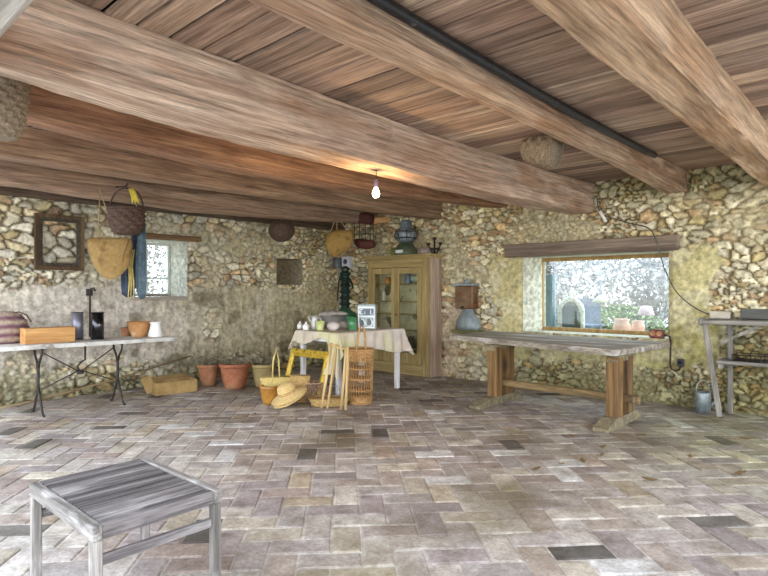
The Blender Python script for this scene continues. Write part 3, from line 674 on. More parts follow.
def blue_cloth():
    p = Lp(135, 258, 1.30); s = 1/84.0; t = thing('hanging_apron', 'blue grey cloth hanging in folds beside the small window', 'cloth', (p.x, p.y, p.z-.47))
    pl = upright((p.x-.02, p.y, p.z), YAW)
    f1 = smooth_outline([(4, 40), (12, 40), (12.5, 10), (12, -37), (3, -38), (2, -10), (3, 20)], 4)
    f2 = smooth_outline([(-1, 20), (5, 30), (6, 0), (2, -36), (-10, -37), (-13, -10), (-9, 5)], 4)
    tz = lambda x, y: .02*math.sin(x*95)+.012*math.sin(x*40+y*4)
    bl = mat('blue_cloth', '495c64', '6b7e86', scale=20, bump=.2, grain=.2)
    MB().pillow([(x*s, y*s) for x, y in f1], .03, pl, tz=tz).build('front_fold', bl, t, True)
    pl2 = upright((p.x-.08, p.y-.0, p.z), YAW)
    plabel(MB().pillow([(x*s, y*s) for x, y in f2], .03, pl2, tz=tz).build('rear_fold', mat('navy_cloth', '28323e', '3b4856', scale=20, bump=.2), t, True), 'dark navy fold')
    b = MB(); q0 = upright((p.x+.04, p.y-.03, p.z), YAW)
    for d in (0, 1.6, -1.4): b.tube([q0((0+d)*s, 8*s, .03), q0((-2+d)*s, -8*s, .045), q0((-1+d*1.4)*s, -24*s, .04), q0((-2+d*2)*s, -41*s, .03)], [.006, .010, .010, .006], 6)
    plabel(b.build('sash', mat('yellow_sash', '9c8844', 'c4b068', scale=12), t, True), 'yellow sash hanging down the cloth')
    MB().tube([q0(8*s, 39*s, 0), (1.2, p.y+.02, 2.56)], .006, 6).build('cord', rope, t, True)
blue_cloth()
# items on the small window sill
for px, py, ln, lab in ((150, 294, .22, 'short stick lying on the left of the small window sill'), (163, 293, .16, 'pale flat offcut lying on the right of the small window sill')):
    p = Lp(px, py, -.12); b = MB(); b.box((p.x, p.y, 1.335), (.05, ln, .03)); tag(b.build('wood_offcut', grey_wood_x), lab, 'offcut')
# ---- hanging things in the corner
def flat_basket():
    p = Lp(281, 230, .9); t = thing('hanging_basket', 'dark brown oval basket hung flat under the log beam above the wall niche', 'basket', (p.x, p.y, p.z-.17))
    M = Matrix.Rotation(YAW, 4, 'Z') @ Matrix.Rotation(PI/2, 4, 'X')
    m = MB(); weave(m, [(.001, .06), (.12, .055), (.17, .02), (.2, -.05)], 96, 24, 14, .008, c=p, M=M, sxy=(1.0, .88)); ring(m, .2, -.05, .013, c=p, M=M, sxy=(1, .88)); m.build('body', wick_dark, t, True)
    MB().tube([(p.x, p.y, p.z+.16), (p.x+.06, p.y, 2.56)], .006, 6).build('cord', rope, t, True)
flat_basket()
def tan_hat():
    p = Lp(339, 243, 1.1); s = 9.55/560; t = thing('straw_pouch', 'rounded tan straw pouch hanging by strings in the corner', 'bag', (p.x, p.y, p.z-.25)); pl = upright(p, YAW)
    out_ = smooth_outline([(-12, 9), (-4, 13), (7, 13), (14, 12), (14, 2), (10, -6), (0, -11), (-5, -14), (-10, -10), (-14, 0)])
    MB().pillow([(x*s, y*s) for x, y in out_], .09, pl).build('body', mat('tan_weave_warm', 'a9823f', 'cfa85c', scale=18, bump=.35, wave=('Z', 40, '95733a', .6), spots='86622f', spot_scale=5), t, True)
    b = MB()
    for q in (-8, -2, 8): b.tube([pl(q*s, 12*s, .02), pl(-2*s+q*.1*s, 27*s, 0)], .007, 6)
    b.tube([pl(-2*s, 26*s, 0), (p.x-.12, p.y, 2.66)], .007, 6); b.build('cord', rope, t, True)
tan_hat()
def wire_rack():
    t0 = Bp(364, 219, -.45); s = 10.05/560; t = thing('hanging_rack', 'two dark red boards on wires hanging above the meter box', 'rack', (t0.x, t0.y, t0.z-.55)); pl = upright(t0, YAW-.2)
    rd = W_('dark_red_wood', '4a231b', '6f3a2c', 0)
    def obox(u0, u1, v0, v1, k, d): return [pl(u*s, v*s, kk) for u in (u0, u1) for v in (v0, v1) for kk in (k-d, k+d)]
    o1 = smooth_outline([(-11, 2), (-6, 6), (3, 6), (10, 3), (11, -2), (8, -5), (-6, -4), (-11, -1)])
    MB().pillow([(x*s, y*s) for x, y in o1], .08, pl).build('board', rd, t, True)
    o2 = smooth_outline([(-10, -20), (0, -20), (10, -22), (11, -28), (2, -30), (-8, -27)])
    MB().pillow([(x*s, y*s) for x, y in o2], .08, pl).build('board', rd, t, True)
    b = MB()
    for u in (-9, -4, 2, 7, 10): b.tube([pl(u*s, 4*s, .05), pl(u*s, -22*s, .05)], .006, 6)
    for v in (-9, -15): b.tube([pl(-10*s, v*s, .05), pl(11*s, v*s, .05)], .005, 6)
    b.build('wire', iron, t, True)
    
    for q in (-6, 6): MB().tube([pl(q*s, 3*s, .0), pl(q*s, 18*s, 0)], .006, 6).build('cord', iron, t, True)
    b = MB(); q = Bp(382, 221, -.45); b.hull([upright(q, YAW)(u*s, v*s, k) for u, v in ((-8, -3), (8, -1), (8, 4), (-7, 3)) for k in (-.04, .04)]); b.tube([upright(q, YAW)(0, 3*s, 0), upright(q, YAW)(0, 18*s, 0)], .005, 6)
    tag(b.build('wood_block', W_('tan_block', 'a87742', 'cf9f66', 0)), 'small tan wooden block hanging right of the dark red boards', 'block')
wire_rack()
# electricity meter: round grey meter and white fuse box, conduit below
p = Bp(350, 262.5, 0); t = thing('fuse_box', 'white square fuse box with a round dark dial on the corner wall', 'fuse box', (p.x+.02, -.08, p.z-.11))
MB().box((0, 0, .11), (.20, .14, .22), bv=.01).build('body', mat('white_plastic', 'c9cad2', 'dcdde4', rough=.4, scale=5, bump=0), t)
b = MB(); b.lathe([(.001, .0), (.045, 0), (.05, .012), (.03, .02), (.001, .02)], 20, c=(.01, -.07, .12), M=Matrix.Rotation(PI/2, 4, 'X')); b.build('dial', mat('dial_dark', '3a3550', '55506a', rough=.3), t)
p = Bp(338, 262.5, -.12); t = thing('electric_meter', 'dark grey rounded electric meter left of the white fuse box', 'meter', (.165, -.165, p.z-.11), .5)
MB().lathe([(.001, .0), (.075, 0), (.085, .03), (.085, .17), (.07, .2), (.001, .205)], 20).build('body', mat('meter_grey', '4b5254', '6b7274', rough=.4), t)
MB().tube([(.02, .0, .0), (.02, 0, -.2), (.02, 0, -1.6)], .016, 8).build('conduit', mat('conduit', '8d9088', 'a5a79e', rough=.5), t)
# green cast-iron pump in the corner
def pump():
    p = Zp(346, 366, 0); p = Vector((.78, -.55, 0)); t = thing('water_pump', 'tall dark green cast iron column pump in the corner behind the table', 'pump', (p.x, p.y, 0))
    dk = mat('pump_dark', '12211b', '243a2f', rough=.4, metal=.3, scale=12, bump=.1); gm = mat('pump_green', '1f4a33', '34694a', rough=.45, scale=12, bump=.1)
    b = MB(); b.lathe([(.001, 0), (.22, 0), (.22, .05), (.17, .1), (.15, .3), (.16, .75), (.2, .82), (.21, .98), (.19, 1.06), (.12, 1.1), (.1, 1.14), (.001, 1.15)], 28); plabel(b.build('base', gm, t), 'green lower drum')
    b = MB(); pr = [(.001, 1.15), (.10, 1.15)]
    for k in range(6): z = 1.16+k*.115; pr += [(.075, z+.01), (.075, z+.05), (.105, z+.065), (.11, z+.085), (.085, z+.1)]
    pr += [(.06, 1.87), (.09, 1.9), (.05, 1.95), (.001, 1.96)]; b.lathe(pr, 24); b.build('column', dk, t)
    MB().tube([(.05, 0, 1.7), (.2, -.05, 1.66), (.26, -.07, 1.58), (.26, -.07, 1.52)], .02, 8).build('spout', dk, t)
    MB().tube([(-.03, 0, 1.85), (-.12, .0, 1.8), (-.18, 0, 1.6), (-.2, 0, 1.3)], .012, 8).build('handle', dk, t)
    t.scale = (1, 1, .945)
pump()
# ---- glazed cupboard
def cupboard():
    x0, x1, y0, y1, z1 = 1.17, 2.58, -.36, -.07, 1.94
    t = thing('glazed_cupboard', 'tall ochre wooden cupboard with two glazed doors against the back wall', 'cupboard', ((x0+x1)/2, y0, 0))
    oc = W_('ochre_wood', '98804a', 'c4ab70', 2, bump=.3, spots='8a7444', spot_scale=3); ocx = W_('ochre_wood_cross', '98804a', 'c4ab70', 0, bump=.3)
    pk = W_('pinkish_side', '9b8068', 'c9b09a', 2, bump=.4, spots='7d6450', spot_scale=3)
    b = MB(); b.box((x0+.012, (y0+y1)/2, z1/2), (.024, y1-y0, z1)); b.box(((x0+x1)/2, (y0+y1)/2, .10), (x1-x0-.05, y1-y0-.02, .02)); b.box(((x0+x1)/2, (y0+y1)/2, z1-.012), (x1-x0-.05, y1-y0, .024)); b.build('carcass', oc, t, True)
    plabel(MB().box((x1-.012, (y0+y1)/2, z1/2), (.024, y1-y0, z1)).build('side_panel', pk, t, True), 'pinkish worn right side panel')
    MB().box(((x0+x1)/2, y1-.008, z1/2), (x1-x0-.05, .012, z1-.05)).build('back_panel', mat('cup_back', 'd6cea4', 'f0ead0', scale=8, bump=.3, spots='5d5638', spot_scale=4), t, True)
    
    for zz, hh in ((.09, .18), (z1-.075, .13)): MB().box(((x0+x1)/2, y0+.01, zz), (x1-x0-.05, .03, hh)).build('rail', ocx, t, True)
    for xs in (x0+.055, x1-.10): MB().box((xs, y0+.01, z1/2), (.09 if xs < 2 else .15, .034, z1)).build('stile', oc, t, True)
    # cornice
    b = MB(); b.box(((x0+x1)/2, (y0+y1)/2-.03, z1+.015), (x1-x0+.06, y1-y0+.08, .03)); b.box(((x0+x1)/2, (y0+y1)/2-.05, z1+.045), (x1-x0+.14, y1-y0+.12, .03)); b.build('cornice', ocx, t, True)
    for z in (.42, .72, 1.0, 1.22, 1.52): MB().box(((x0+x1)/2, (y0+y1)/2+.02, z), (x1-x0-.06, .2, .02)).build('shelf', ocx, t, True)
    xa, xb = x0+.10, x1-.18; xm = (xa+xb)/2
    for a, c in ((xa, xm-.002), (xm+.002, xb)):
        d = MB(); y = y0-.012; zb, zt = .19, z1-.15; w = .085
        d.box(((a+w/2), y, (zb+zt)/2), (w, .035, zt-zb)); d.box((c-w/2, y, (zb+zt)/2), (w, .035, zt-zb)); d.box(((a+c)/2, y, zt-.05), (c-a-2*w, .035, .10)); d.box(((a+c)/2, y, zb+.09), (c-a-2*w, .035, .18))
        dd = d.build('door', oc, t, True)
        MB().box(((a+c)/2, y, (zb+zt)/2+.04), (c-a-2*w+.01, .006, zt-zb-.27)).build('pane', glass('cupboard_glass', 'f6f8f2', .05), dd, True)
    dd = [o for o in t.children if o.name.startswith('door')][-1]
    MB().lathe([(.001, 0), (.012, .002), (.014, .012), (.008, .02), (.001, .022)], 12, c=(xm+.03, y0-.03, 1.0), M=Matrix.Rotation(PI/2, 4, 'X')).build('knob', iron, dd, True)
    y = (y0+y1)/2-.0
    def jar(x, z, r, h, m, lab, nm='jar', cat='jar'):
        o = MB().lathe([(.001, 0), (r, 0), (r*1.05, h*.1), (r, h*.7), (r*.7, h*.82), (r*.75, h), (.001, h)], 16).build(nm, m); o.location = (x, y, z+.011); tag(o, lab, cat)
    orange = mat('orange_pot', 'b5672c', 'd08a45', rough=.5); bluej = mat('blue_jar', '5f6f96', '8694b5', rough=.3); glassy = mat('pale_glass', 'a9b6b2', 'c9d2cc', rough=.2, coat=.4); jw = mat('jar_white', 'cfcac0', 'e5e1d8', rough=.4)
    jar(1.52, 1.52, .06, .12, orange, 'small orange pot on the top shelf behind the left glazed door'); jar(1.67, 1.52, .04, .11, jw, 'small white jar beside the orange pot inside the cupboard')
    jar(1.42, 1.22, .035, .17, jw, 'narrow white bottle on the second shelf behind the left glazed door', 'bottle', 'bottle')
    jar(1.98, 1.52, .05, .16, bluej, 'blue grey jar on the top shelf behind the right glazed door')
    o = MB().lathe([(.001, 0), (.07, 0), (.15, .06), (.17, .12), (.16, .125), (.13, .06), (.001, .02)], 24).build('glass_dish', glassy); o.location = (2.18, y, 1.531); o.scale = (.9, .5, .9); tag(o, 'wide pale glass dish beside the blue jar inside the cupboard', 'dish')
    jar(2.24, .72, .045, .22, bluej, 'tall grey blue bottle on the low shelf behind the right glazed door', 'bottle', 'bottle')
    jar(1.66, .72, .07, .16, mat('dark_jar', '4a4a40', '68685a'), 'dark squat jar on the low shelf behind the left glazed door')
    jar(2.05, .42, .07, .2, mat('dark_jar2', '3d3a34', '57534a'), 'dark jar on the lowest shelf behind the right glazed door')
    zt = z1+.061
    # big glass jar bottle in a basket: green dome below, ribbed grey globe above
    px = Zp(406, 254, zt); d = thing('glass_lantern', 'large dark ribbed glass lantern on a green domed base on top of the cupboard', 'lantern', (1.98, -.28, zt))
    b = MB(); b.lathe([(.001, 0), (.2, 0), (.205, .03), (.19, .1), (.14, .18), (.09, .22), (.001, .225)], 28); b.build('dome_base', mat('dome_green', '39422f', '5a6549', rough=.35, scale=10, bump=.1, coat=.3), d)
    b = MB(); b.lathe([(.09, .22), (.16, .27), (.185, .34), (.17, .41), (.11, .46), (.085, .5), (.10, .54), (.07, .6), (.001, .61)], 32, fn=lambda r, z, a: (r*(1+.05*math.cos(12*a)), z)); b.build('globe', mat('globe_grey', '5d6468', '8e979c', rough=.25, coat=.5, scale=8), d)
    b = MB(); ring(b, .175, .29, .009); ring(b, .175, .40, .009)
    for k in range(8): a = PI*k/4; b.tube([(.16*math.cos(a), .16*math.sin(a), .26), (.195*math.cos(a), .195*math.sin(a), .34), (.15*math.cos(a), .15*math.sin(a), .44)], .007, 6)
    b.build('cage', iron, d)
    MB().tube(arch(.08, .09, z0=.58), .006, 6).build('handle', iron, d)
    MB().box((.03, -.205, .06), (.16, .012, .05)).build('plate', mat('white_plate', 'd9d8d0', 'ecebe4'), d)
    d = thing('mug', 'small olive green mug left of the lantern on the cupboard', 'mug', (1.70, -.24, zt)); b = MB(); b.lathe([(.001, 0), (.06, 0), (.065, .15), (.058, .15), (.055, .02), (.001, .015)], 20); b.build('body', mat('olive_glaze', '6f7a34', '939c52', rough=.4), d)
    MB().tube([(-.06, 0, .12), (-.10, 0, .11), (-.10, 0, .05), (-.06, 0, .03)], .009, 6).build('handle', MATS['olive_glaze'], d)
    d = thing('casket', 'small greyish pink oval box right of the lantern on the cupboard', 'box', (2.33, -.22, zt)); MB().lathe([(.001, 0), (.13, 0), (.14, .06), (.135, .08), (.001, .08)], 24, sxy=(1, .6)).build('body', mat('pinkish_box', '8d7a70', 'b3a096'), d); MB().lathe([(.142, .08), (.142, .10), (.10, .12), (.001, .125)], 24, sxy=(1, .6)).build('lid', mat('pinkish_box', ''), d)
    d = thing('candelabra', 'small dark iron candelabra with round cups at the right end of the cupboard top', 'candelabra', (2.56, -.24, zt), YAW)
    b = MB(); b.lathe([(.001, 0), (.05, 0), (.05, .012), (.014, .03), (.014, .22), (.001, .225)], 14); b.build('stem', iron, d)
    for dx, z in ((-.10, .16), (0, .25), (.10, .17), (-.05, .08), (.06, .08)):
        b = MB(); b.tube([(0, 0, max(.03, z-.08)), (dx*.7, 0, z-.07), (dx, 0, z-.02)], .010, 6); b.lathe([(.001, 0), (.018, 0), (.034, .02), (.03, .045), (.001, .038)], 12, c=(dx, 0, z-.02)); b.build('arm', iron, d)
cupboard()
# ---- white table with cloth
def cloth_table():
    x0, x1, y0, y1, zt = 2.04, 2.86, -2.66, -1.40, .855
    t = thing('dining_table', 'white legged table under a pale pink cloth left of the cupboard', 'table', ((x0+x1)/2, (y0+y1)/2, 0))
    wp = mat('white_paint', 'd8d4cc', 'ece8e0', scale=9, bump=.15, rough=.5, spots='b4ada0', spot_scale=7, spot_lo=.6)
    MB().box(((x0+x1)/2, (y0+y1)/2, zt-.015), (x1-x0, y1-y0, .03)).build('tabletop', wp, t, True)
    for s in (-1, 1):
        MB().box(((x0+x1)/2+s*(x1-x0-.1)/2, (y0+y1)/2, zt-.08), (.022, y1-y0-.12, .09)).build('apron', wp, t, True)
        MB().box(((x0+x1)/2, (y0+y1)/2+s*(y1-y0-.1)/2, zt-.08), (x1-x0-.12, .022, .09)).build('apron', wp, t, True)
        for q in (-1, 1):
            MB().box(((x0+x1)/2+s*(x1-x0-.11)/2, (y0+y1)/2+q*(y1-y0-.11)/2, (zt-.03)/2), (.062, .062, zt-.03), bv=.006).build('leg', wp, t, True)
    # cloth
    def drop(side, s):
        if side == 'x1': return .26+.03*math.sin(s*9)+.05*s
        if side == 'y0': return .13+.05*math.sin(s*PI*2.2+.4)+.32*max(0, s-.72)/.28
        return .25
    n = 150; V = []; F = []; od = .36
    us = np.linspace(-od, x1-x0+od, n); vs = np.linspace(-od, y1-y0+od, n); Lx, Ly = x1-x0, y1-y0
    for u in us:
        for v in vs:
            ex = max(0, u-Lx)+max(0, -u); ey = max(0, v-Ly)+max(0, -v); cu, cv = min(max(u, 0), Lx), min(max(v, 0), Ly)
            dx = drop('x1', cv/Ly) if u > Lx else .22; dy = drop('y0', cu/Lx) if v < 0 else .22
            ax_ = ex/od*dx; ay = ey/od*dy; dz = math.hypot(ax_, ay); wob = min(1, dz/.1)
            ox = (1 if u > Lx else -1)*min(ex*2, .02+.016*math.sin(cv*34)*wob+.07*dz*dz/.1*.25) if ex > 0 else 0
            oy = (1 if v > Ly else -1)*min(ey*2, .02+.016*math.sin(cu*38)*wob+.07*dz*dz/.1*.25) if ey > 0 else 0
            if ex > 0 and ey > 0: f = .35*dz*(1+.35*math.sin(math.atan2(ey, ex)*9)); ox += math.copysign(f*ex/(ex+ey), ox); oy += math.copysign(f*ey/(ex+ey), oy)
            z = zt+.006-dz+(0 if (ex or ey) else .0015*math.sin(u*19)*math.sin(v*13))
            V.append((x0+cu+ox, y0+cv+oy, z))
    for i in range(n-1):
        for j in range(n-1): F.append((i*n+j, i*n+j+1, (i+1)*n+j+1, (i+1)*n+j))
    b = MB(); b.add(V, F, True); o = b.build('tablecloth', mat('pink_cloth', 'bfae9d', 'd9cab8', scale=5, bump=.25, dist=.01, grain=.18, gscale=160, spots='cfc79a', spot_scale=1.6, spot_lo=.5, spot_hi=.62))
    md = o.modifiers.new('thick', 'SOLIDIFY'); md.thickness = .003; md.offset = 1
    tag(o, 'pale pinkish cloth draped over the white legged table', 'tablecloth')
    z = zt+.0115
    P = lambda px, py: (lambda q: Vector((q.x, q.y, z)))(Zp(px, py, zt))
    sil = mat('silver_pot', 'b5b2ab', 'd4d1ca', rough=.3, metal=.3, scale=8)
    def pot(px, py, r, h, m, lab, nm='jar', cat='jar', handle=False, spout=False, back=.06, prof=None):
        q = P(px, py)+Vector((FW[0], FW[1], 0))*back; d = thing(nm, lab, cat, q, YAW)
        MB().lathe(prof or [(.001, 0), (r*.8, 0), (r, h*.25), (r*.95, h*.6), (r*.65, h*.8), (r*.8, h), (r*.72, h), (r*.55, h*.8), (.001, h*.3)], 20).build('body', m, d)
        if handle: MB().tube([(r*.8, 0, h*.85), (r*1.6, 0, h*.8), (r*1.7, 0, h*.45), (r*.95, 0, h*.25)], .008, 6).build('handle', m, d)
        if spout: MB().tube([(-r*.8, 0, h*.5), (-r*1.3, 0, h*.75), (-r*1.5, 0, h*.95)], [.014, .01, .008], 6).build('spout', m, d)
        return d
    pot(299.5, 330, .04, .11, white_cer, 'small white lidded jar at the far left of the cloth table', prof=[(.001, 0), (.04, 0), (.045, .05), (.03, .075), (.012, .085), (.016, .1), (.001, .11)])
    pot(305.5, 331, .045, .115, white_cer, 'second small white lidded jar from the left on the cloth table', prof=[(.001, 0), (.045, 0), (.05, .05), (.033, .078), (.012, .088), (.016, .105), (.001, .115)])
    pot(313.5, 331, .055, .19, sil, 'silvery coffee pot with handle behind the green cup', 'coffee_pot', 'pot', True, True, .12)
    pot(319.5, 331.5, .055, .13, mat('lime_cup', 'b6bd6a', 'd3d894', rough=.4, coat=.2), 'pale lime green cup on the near edge of the cloth table', 'cup', 'cup', prof=[(.001, 0), (.045, 0), (.05, .02), (.062, .125), (.056, .125), (.045, .02), (.001, .015)])
    pot(326.5, 330, .06, .18, sil, 'silvery jug with large handle behind the round pot', 'jug', 'jug', True, False, .2)
    stone_c = mat('speckled_stoneware', 'b9aca2', 'd6cbc0', rough=.5, spots='93877c', spot_scale=25)
    pot(333, 331.5, .085, .12, stone_c, 'round speckled pale pot in front on the cloth table', 'pot', 'pot', prof=[(.001, 0), (.055, 0), (.085, .04), (.088, .075), (.06, .11), (.04, .118), (.001, .12)])
    pot(343, 330.5, .075, .115, mat('taupe_stoneware', '9a8c7f', 'b8a99b', rough=.5), 'round taupe pot beside the green can on the cloth table', 'pot', 'pot', prof=[(.001, 0), (.05, 0), (.075, .04), (.078, .075), (.055, .1), (.035, .112), (.001, .115)], back=.14)
    pot(351.5, 331, .065, .175, mat('green_enamel', '2f6b3c', '4d8f58', rough=.3, coat=.3), 'green enamel can in front of the green pump', 'can', 'can', back=.1, prof=[(.001, 0), (.068, 0), (.068, .02), (.062, .025), (.062, .15), (.072, .165), (.072, .175), (.06, .175), (.056, .03), (.001, .02)])
    q = P(330, 331)+Vector((FW[0], FW[1], 0))*.42; d = thing('basin', 'wide grey pan standing behind the silvery jug', 'pan', q)
    MB().lathe([(.001, 0), (.13, 0), (.17, .1), (.19, .17), (.2, .175), (.18, .175), (.15, .1), (.12, .015), (.001, .012)], 28).build('body', mat('grey_pan', '7a746c', '9a938a', rough=.5), d)
    q = q+Vector((-.02, .0, .19)); b = MB(); b.pillow(smooth_outline([(-.2, .0), (-.1, .05), (.05, .06), (.2, .04), (.22, .0), (.05, -.02), (-.12, -.03)]), .07, upright(q, YAW)); tag(b.build('cloth_bundle', mat('grey_rag', '857c70', 'a89f92', scale=12, bump=.4)), 'crumpled grey rag lying across the grey pan', 'rag')
    # tin with pale curved marks
    q = P(367, 330)+Vector((FW[0], FW[1], 0))*.13; d = thing('square_tin', 'square grey green tin with pale curved marks on the cloth table', 'tin', q, YAW-.12)
    h = .335; w = .255
    MB().box((0, 0, h/2), (w, .17, h), bv=.008).build('body', mat('tin_grey', '8f9a93', 'bcc5bf', rough=.35, metal=.2, scale=6, bump=.05), d)
    b = MB(); b.box((0, 0, h+.004), (w*.96, .16, .012)); b.lathe([(.001, 0), (.03, 0), (.03, .02), (.001, .022)], 14, c=(-.05, 0, h+.008)); b.build('cap', mat('tin_cap', '7d8580', '9aa29c', metal=.4, rough=.4), d)
    mk = mat('tin_white', 'e8ebe8', 'f4f6f4', rough=.4); dk_ = mat('tin_dark', '4d5a5c', '5f6c6e', rough=.4); yy = -.0855
    b = MB(); b.box((0, yy, h*.9), (w*.9, .004, .016)); b.box((0, yy, .02), (w*.9, .004, .016)); b.box((-w*.43, yy, h/2), (.012, .004, h*.85)); b.box((w*.43, yy, h/2), (.012, .004, h*.85))
    b.box((0, yy, h*.52), (w*.84, .004, .014)); b.tube([(.01, yy-.002, .04), (.075, yy-.002, .05), (.085, yy-.002, .1), (.06, yy-.002, .15)], .012, 6); b.tube([(-.075, yy-.002, .14), (-.04, yy-.002, .13), (-.02, yy-.002, .08), (-.03, yy-.002, .04)], .012, 6); b.tube([(-.09, yy-.002, .21), (-.09, yy-.002, .27)], .009, 6); b.tube([(-.09, yy-.002, .27), (-.05, yy-.002, .27)], .007, 6); b.tube([(-.09, yy-.002, .24), (-.055, yy-.002, .24)], .007, 6); b.tube([(-.09, yy-.002, .21), (-.05, yy-.002, .21)], .007, 6)
    b.tube([(-.02, yy-.002, .21), (-.02, yy-.002, .27), (.025, yy-.002, .21), (.025, yy-.002, .27)], .008, 6); b.tube([(.06, yy-.002, .27), (.06, yy-.002, .21), (.09, yy-.002, .21)], .008, 6)
    b.build('marks', mk, d)
    b = MB(); b.box((-.055, yy, .09), (.075, .003, .11)); b.box((.05, yy, .09), (.08, .003, .11)); b.box((0, yy, .24), (w*.8, .003, .085)); b.build('panel', dk_, d)
cloth_table()
# ---- baskets, hats and frame in front of the cloth table
def gilt():
    a = Zp(288, 399); t = thing('gilt_frame', 'yellow gilded empty frame leaning against the white table', 'frame', (2.46, -2.9, 0))
    x0, x1, y0, y1, h, w = 2.00, 2.80, -2.90, -2.72, .62, .095
    def pt(x, s, k): return (x, y0+(y1-y0)*s/h-k, s+.0)
    b = MB()
    O = [(x0, 0), (x1, 0), (x1, h), (x0, h)]; I = [(x0+w, w), (x1-w, w), (x1-w, h-w), (x0+w, h-w)]
    for k in range(4):
        k2 = (k+1) % 4; P = [O[k], O[k2], I[k2], I[k]]; M_ = [((p[0]+q[0])/2, (p[1]+q[1])/2) for p, q in ((O[k], I[k]), (O[k2], I[k2]))]
        b.hull([pt(x, z, kk) for kk in (0, .018) for x, z in P]+[pt(x, z, .04) for x, z in M_])
    b.build('moulding', mat('old_gilding', '9a7a1e', 'd6b53a', scale=26, bump=.6, metal=.25, rough=.5, spots='6b5416', spot_scale=14), t, True)
gilt()
def stand():
    t = thing('folding_stand', 'pale wooden folding stand of crossed poles beside the tall basket', 'stand', (2.85, -2.9, 0))
    pw = W_('pale_pole', 'b5945a', 'dcc08a', 2, grain=.2)
    A, B = Zp(321.5, 408), Zp(327.5, 408.5); Cc, D = Zp(341, 410), Zp(345.5, 410)
    def top(px, py, ref): d = (Vector((ref.x, ref.y))-Vector(CAM[:2])).dot(Vector(FW)); r = ray(px, py); return Vector([CAM[i]+r[i]*d for i in range(3)])
    for lo_, px, py in ((A, 331.5, 343), (B, 336.5, 344), (Cc, 346, 348), (D, 348, 346.5)):
        tp = top(px, py, lo_); MB().tube([(lo_.x, lo_.y, .0), lo_.lerp(tp, .5)+Vector((.004, 0, 0)), tp], [.016, .017, .015], 8).build('pole', pw, t, True)
    a, c = top(333, 346, A), top(348, 350, D)
    MB().tube([a, c], .013, 8).build('crossbar', pw, t, True)
    MB().tube([top(329, 344.5, A), top(338, 345.5, B)], .014, 8).build('crossbar', pw, t, True)
stand()
def tall_basket():
    p = Zp(359, 405.5); r = .168; h = .69; t = thing('tall_basket', 'tall open slatted wicker basket with high hoop handle', 'basket', (p.x+FW[0]*r, p.y+FW[1]*r, 0))
    wk = mat('wicker_honey', '9a6f3c', 'cb9f66', scale=60, bump=.5, grain=.25)
    m = MB(); weave(m, [(.001, .004), (r*.9, .004), (r*.93, .09)], 72, 24, 8, .006); weave(m, [(r, h-.16), (r*1.05, h-.02)], 96, 28, 10, .007, inner=False)
    weave(m, [(r*.965, h*.42), (r*.97, h*.46)], 72, 24, 3, .006, inner=False); weave(m, [(r*.985, h*.62), (r*.99, h*.645)], 72, 24, 3, .006, inner=False); weave(m, [(r*.95, h*.23), (r*.955, h*.26)], 72, 24, 3, .006, inner=False)
    ring(m, r*1.06, h-.015, .012); ring(m, r*.93, .012, .012); m.build('weave', wk, t)
    n = 30; m = MB()
    for k in range(n):
        a = 2*PI*k/n; m.tube([(r*.92*math.cos(a), r*.92*math.sin(a), .05), (r*.97*math.cos(a), r*.97*math.sin(a), h*.5), (r*1.01*math.cos(a), r*1.01*math.sin(a), h-.1)], .0055, 5)
    s = m.build('slats', wk, t); 
    m = MB(); m.tube([(r*.62*math.cos(a), r*.62*math.sin(a), z) for a, z in ()] or [(0, 0, .06), (0, 0, .061)], .1, 12); m.build('bottom', wk, t)
    M = Matrix.Rotation(YAW+.2, 4, 'Z'); hw = .055
    MB().tube([M @ Vector(p_) for p_ in [(-.062-.02, -r*1.02, h*.78), (-.055, -r*1.04, h+.1), (-.03, -r*1.0, h+.24), (.0, -r*.98, h+.29), (.03, -r*1.0, h+.24), (.045, -r*1.04, h+.1), (.045, -r*1.05, h*.75)]], .012, 8).build('handle', wk, t)
tall_basket()
def woven_bag(px, py, w, h, label, m, yaw, lean, handles=True):
    p = Zp(px, py); t = thing('straw_bag', label, 'bag', (p.x, p.y, 0), yaw)
    b = MB(); weave(b, [(.001, 0), (w*.8, .0), (w*.95, h*.3), (w*1.05, h*.7), (w*1.12, h), ], 96, 30, 14, .005, sxy=(1, .42)); ring(b, w*1.12, h, .010, sxy=(1, .42)); b.build('body', m, t)
    if handles:
        for s in (-1, 1): MB().tube([(-w*.35, s*.08, h*.9), (-w*.3, s*.09, h+.22), (-w*.1, s*.06, h+.36), (w*.05, s*.09, h+.22), (w*.1, s*.08, h*.9)], .010, 6).build('handle', m, t)
    return t
woven_bag(278, 401, .20, .30, 'pale yellow straw shopping bag with tall loop handles behind the hats', mat('straw_bag', 'b79c4f', 'dcc57e', scale=60, bump=.5, grain=.25), YAW+.2, 0)
woven_bag(300, 402, .12, .33, 'smaller tan straw bag without handles right of the shopping bag', wick_tan, YAW-.3, 0, False)
p = Zp(266.5, 404); t = thing('flower_pot', 'small ochre glazed pot in front of the straw bags', 'pot', (p.x, p.y+.05, 0)); MB().lathe([(.001, 0), (.085, 0), (.1, .05), (.125, .20), (.13, .225), (.118, .225), (.1, .1), (.001, .03)], 28).build('body', ochre_glaze, t)
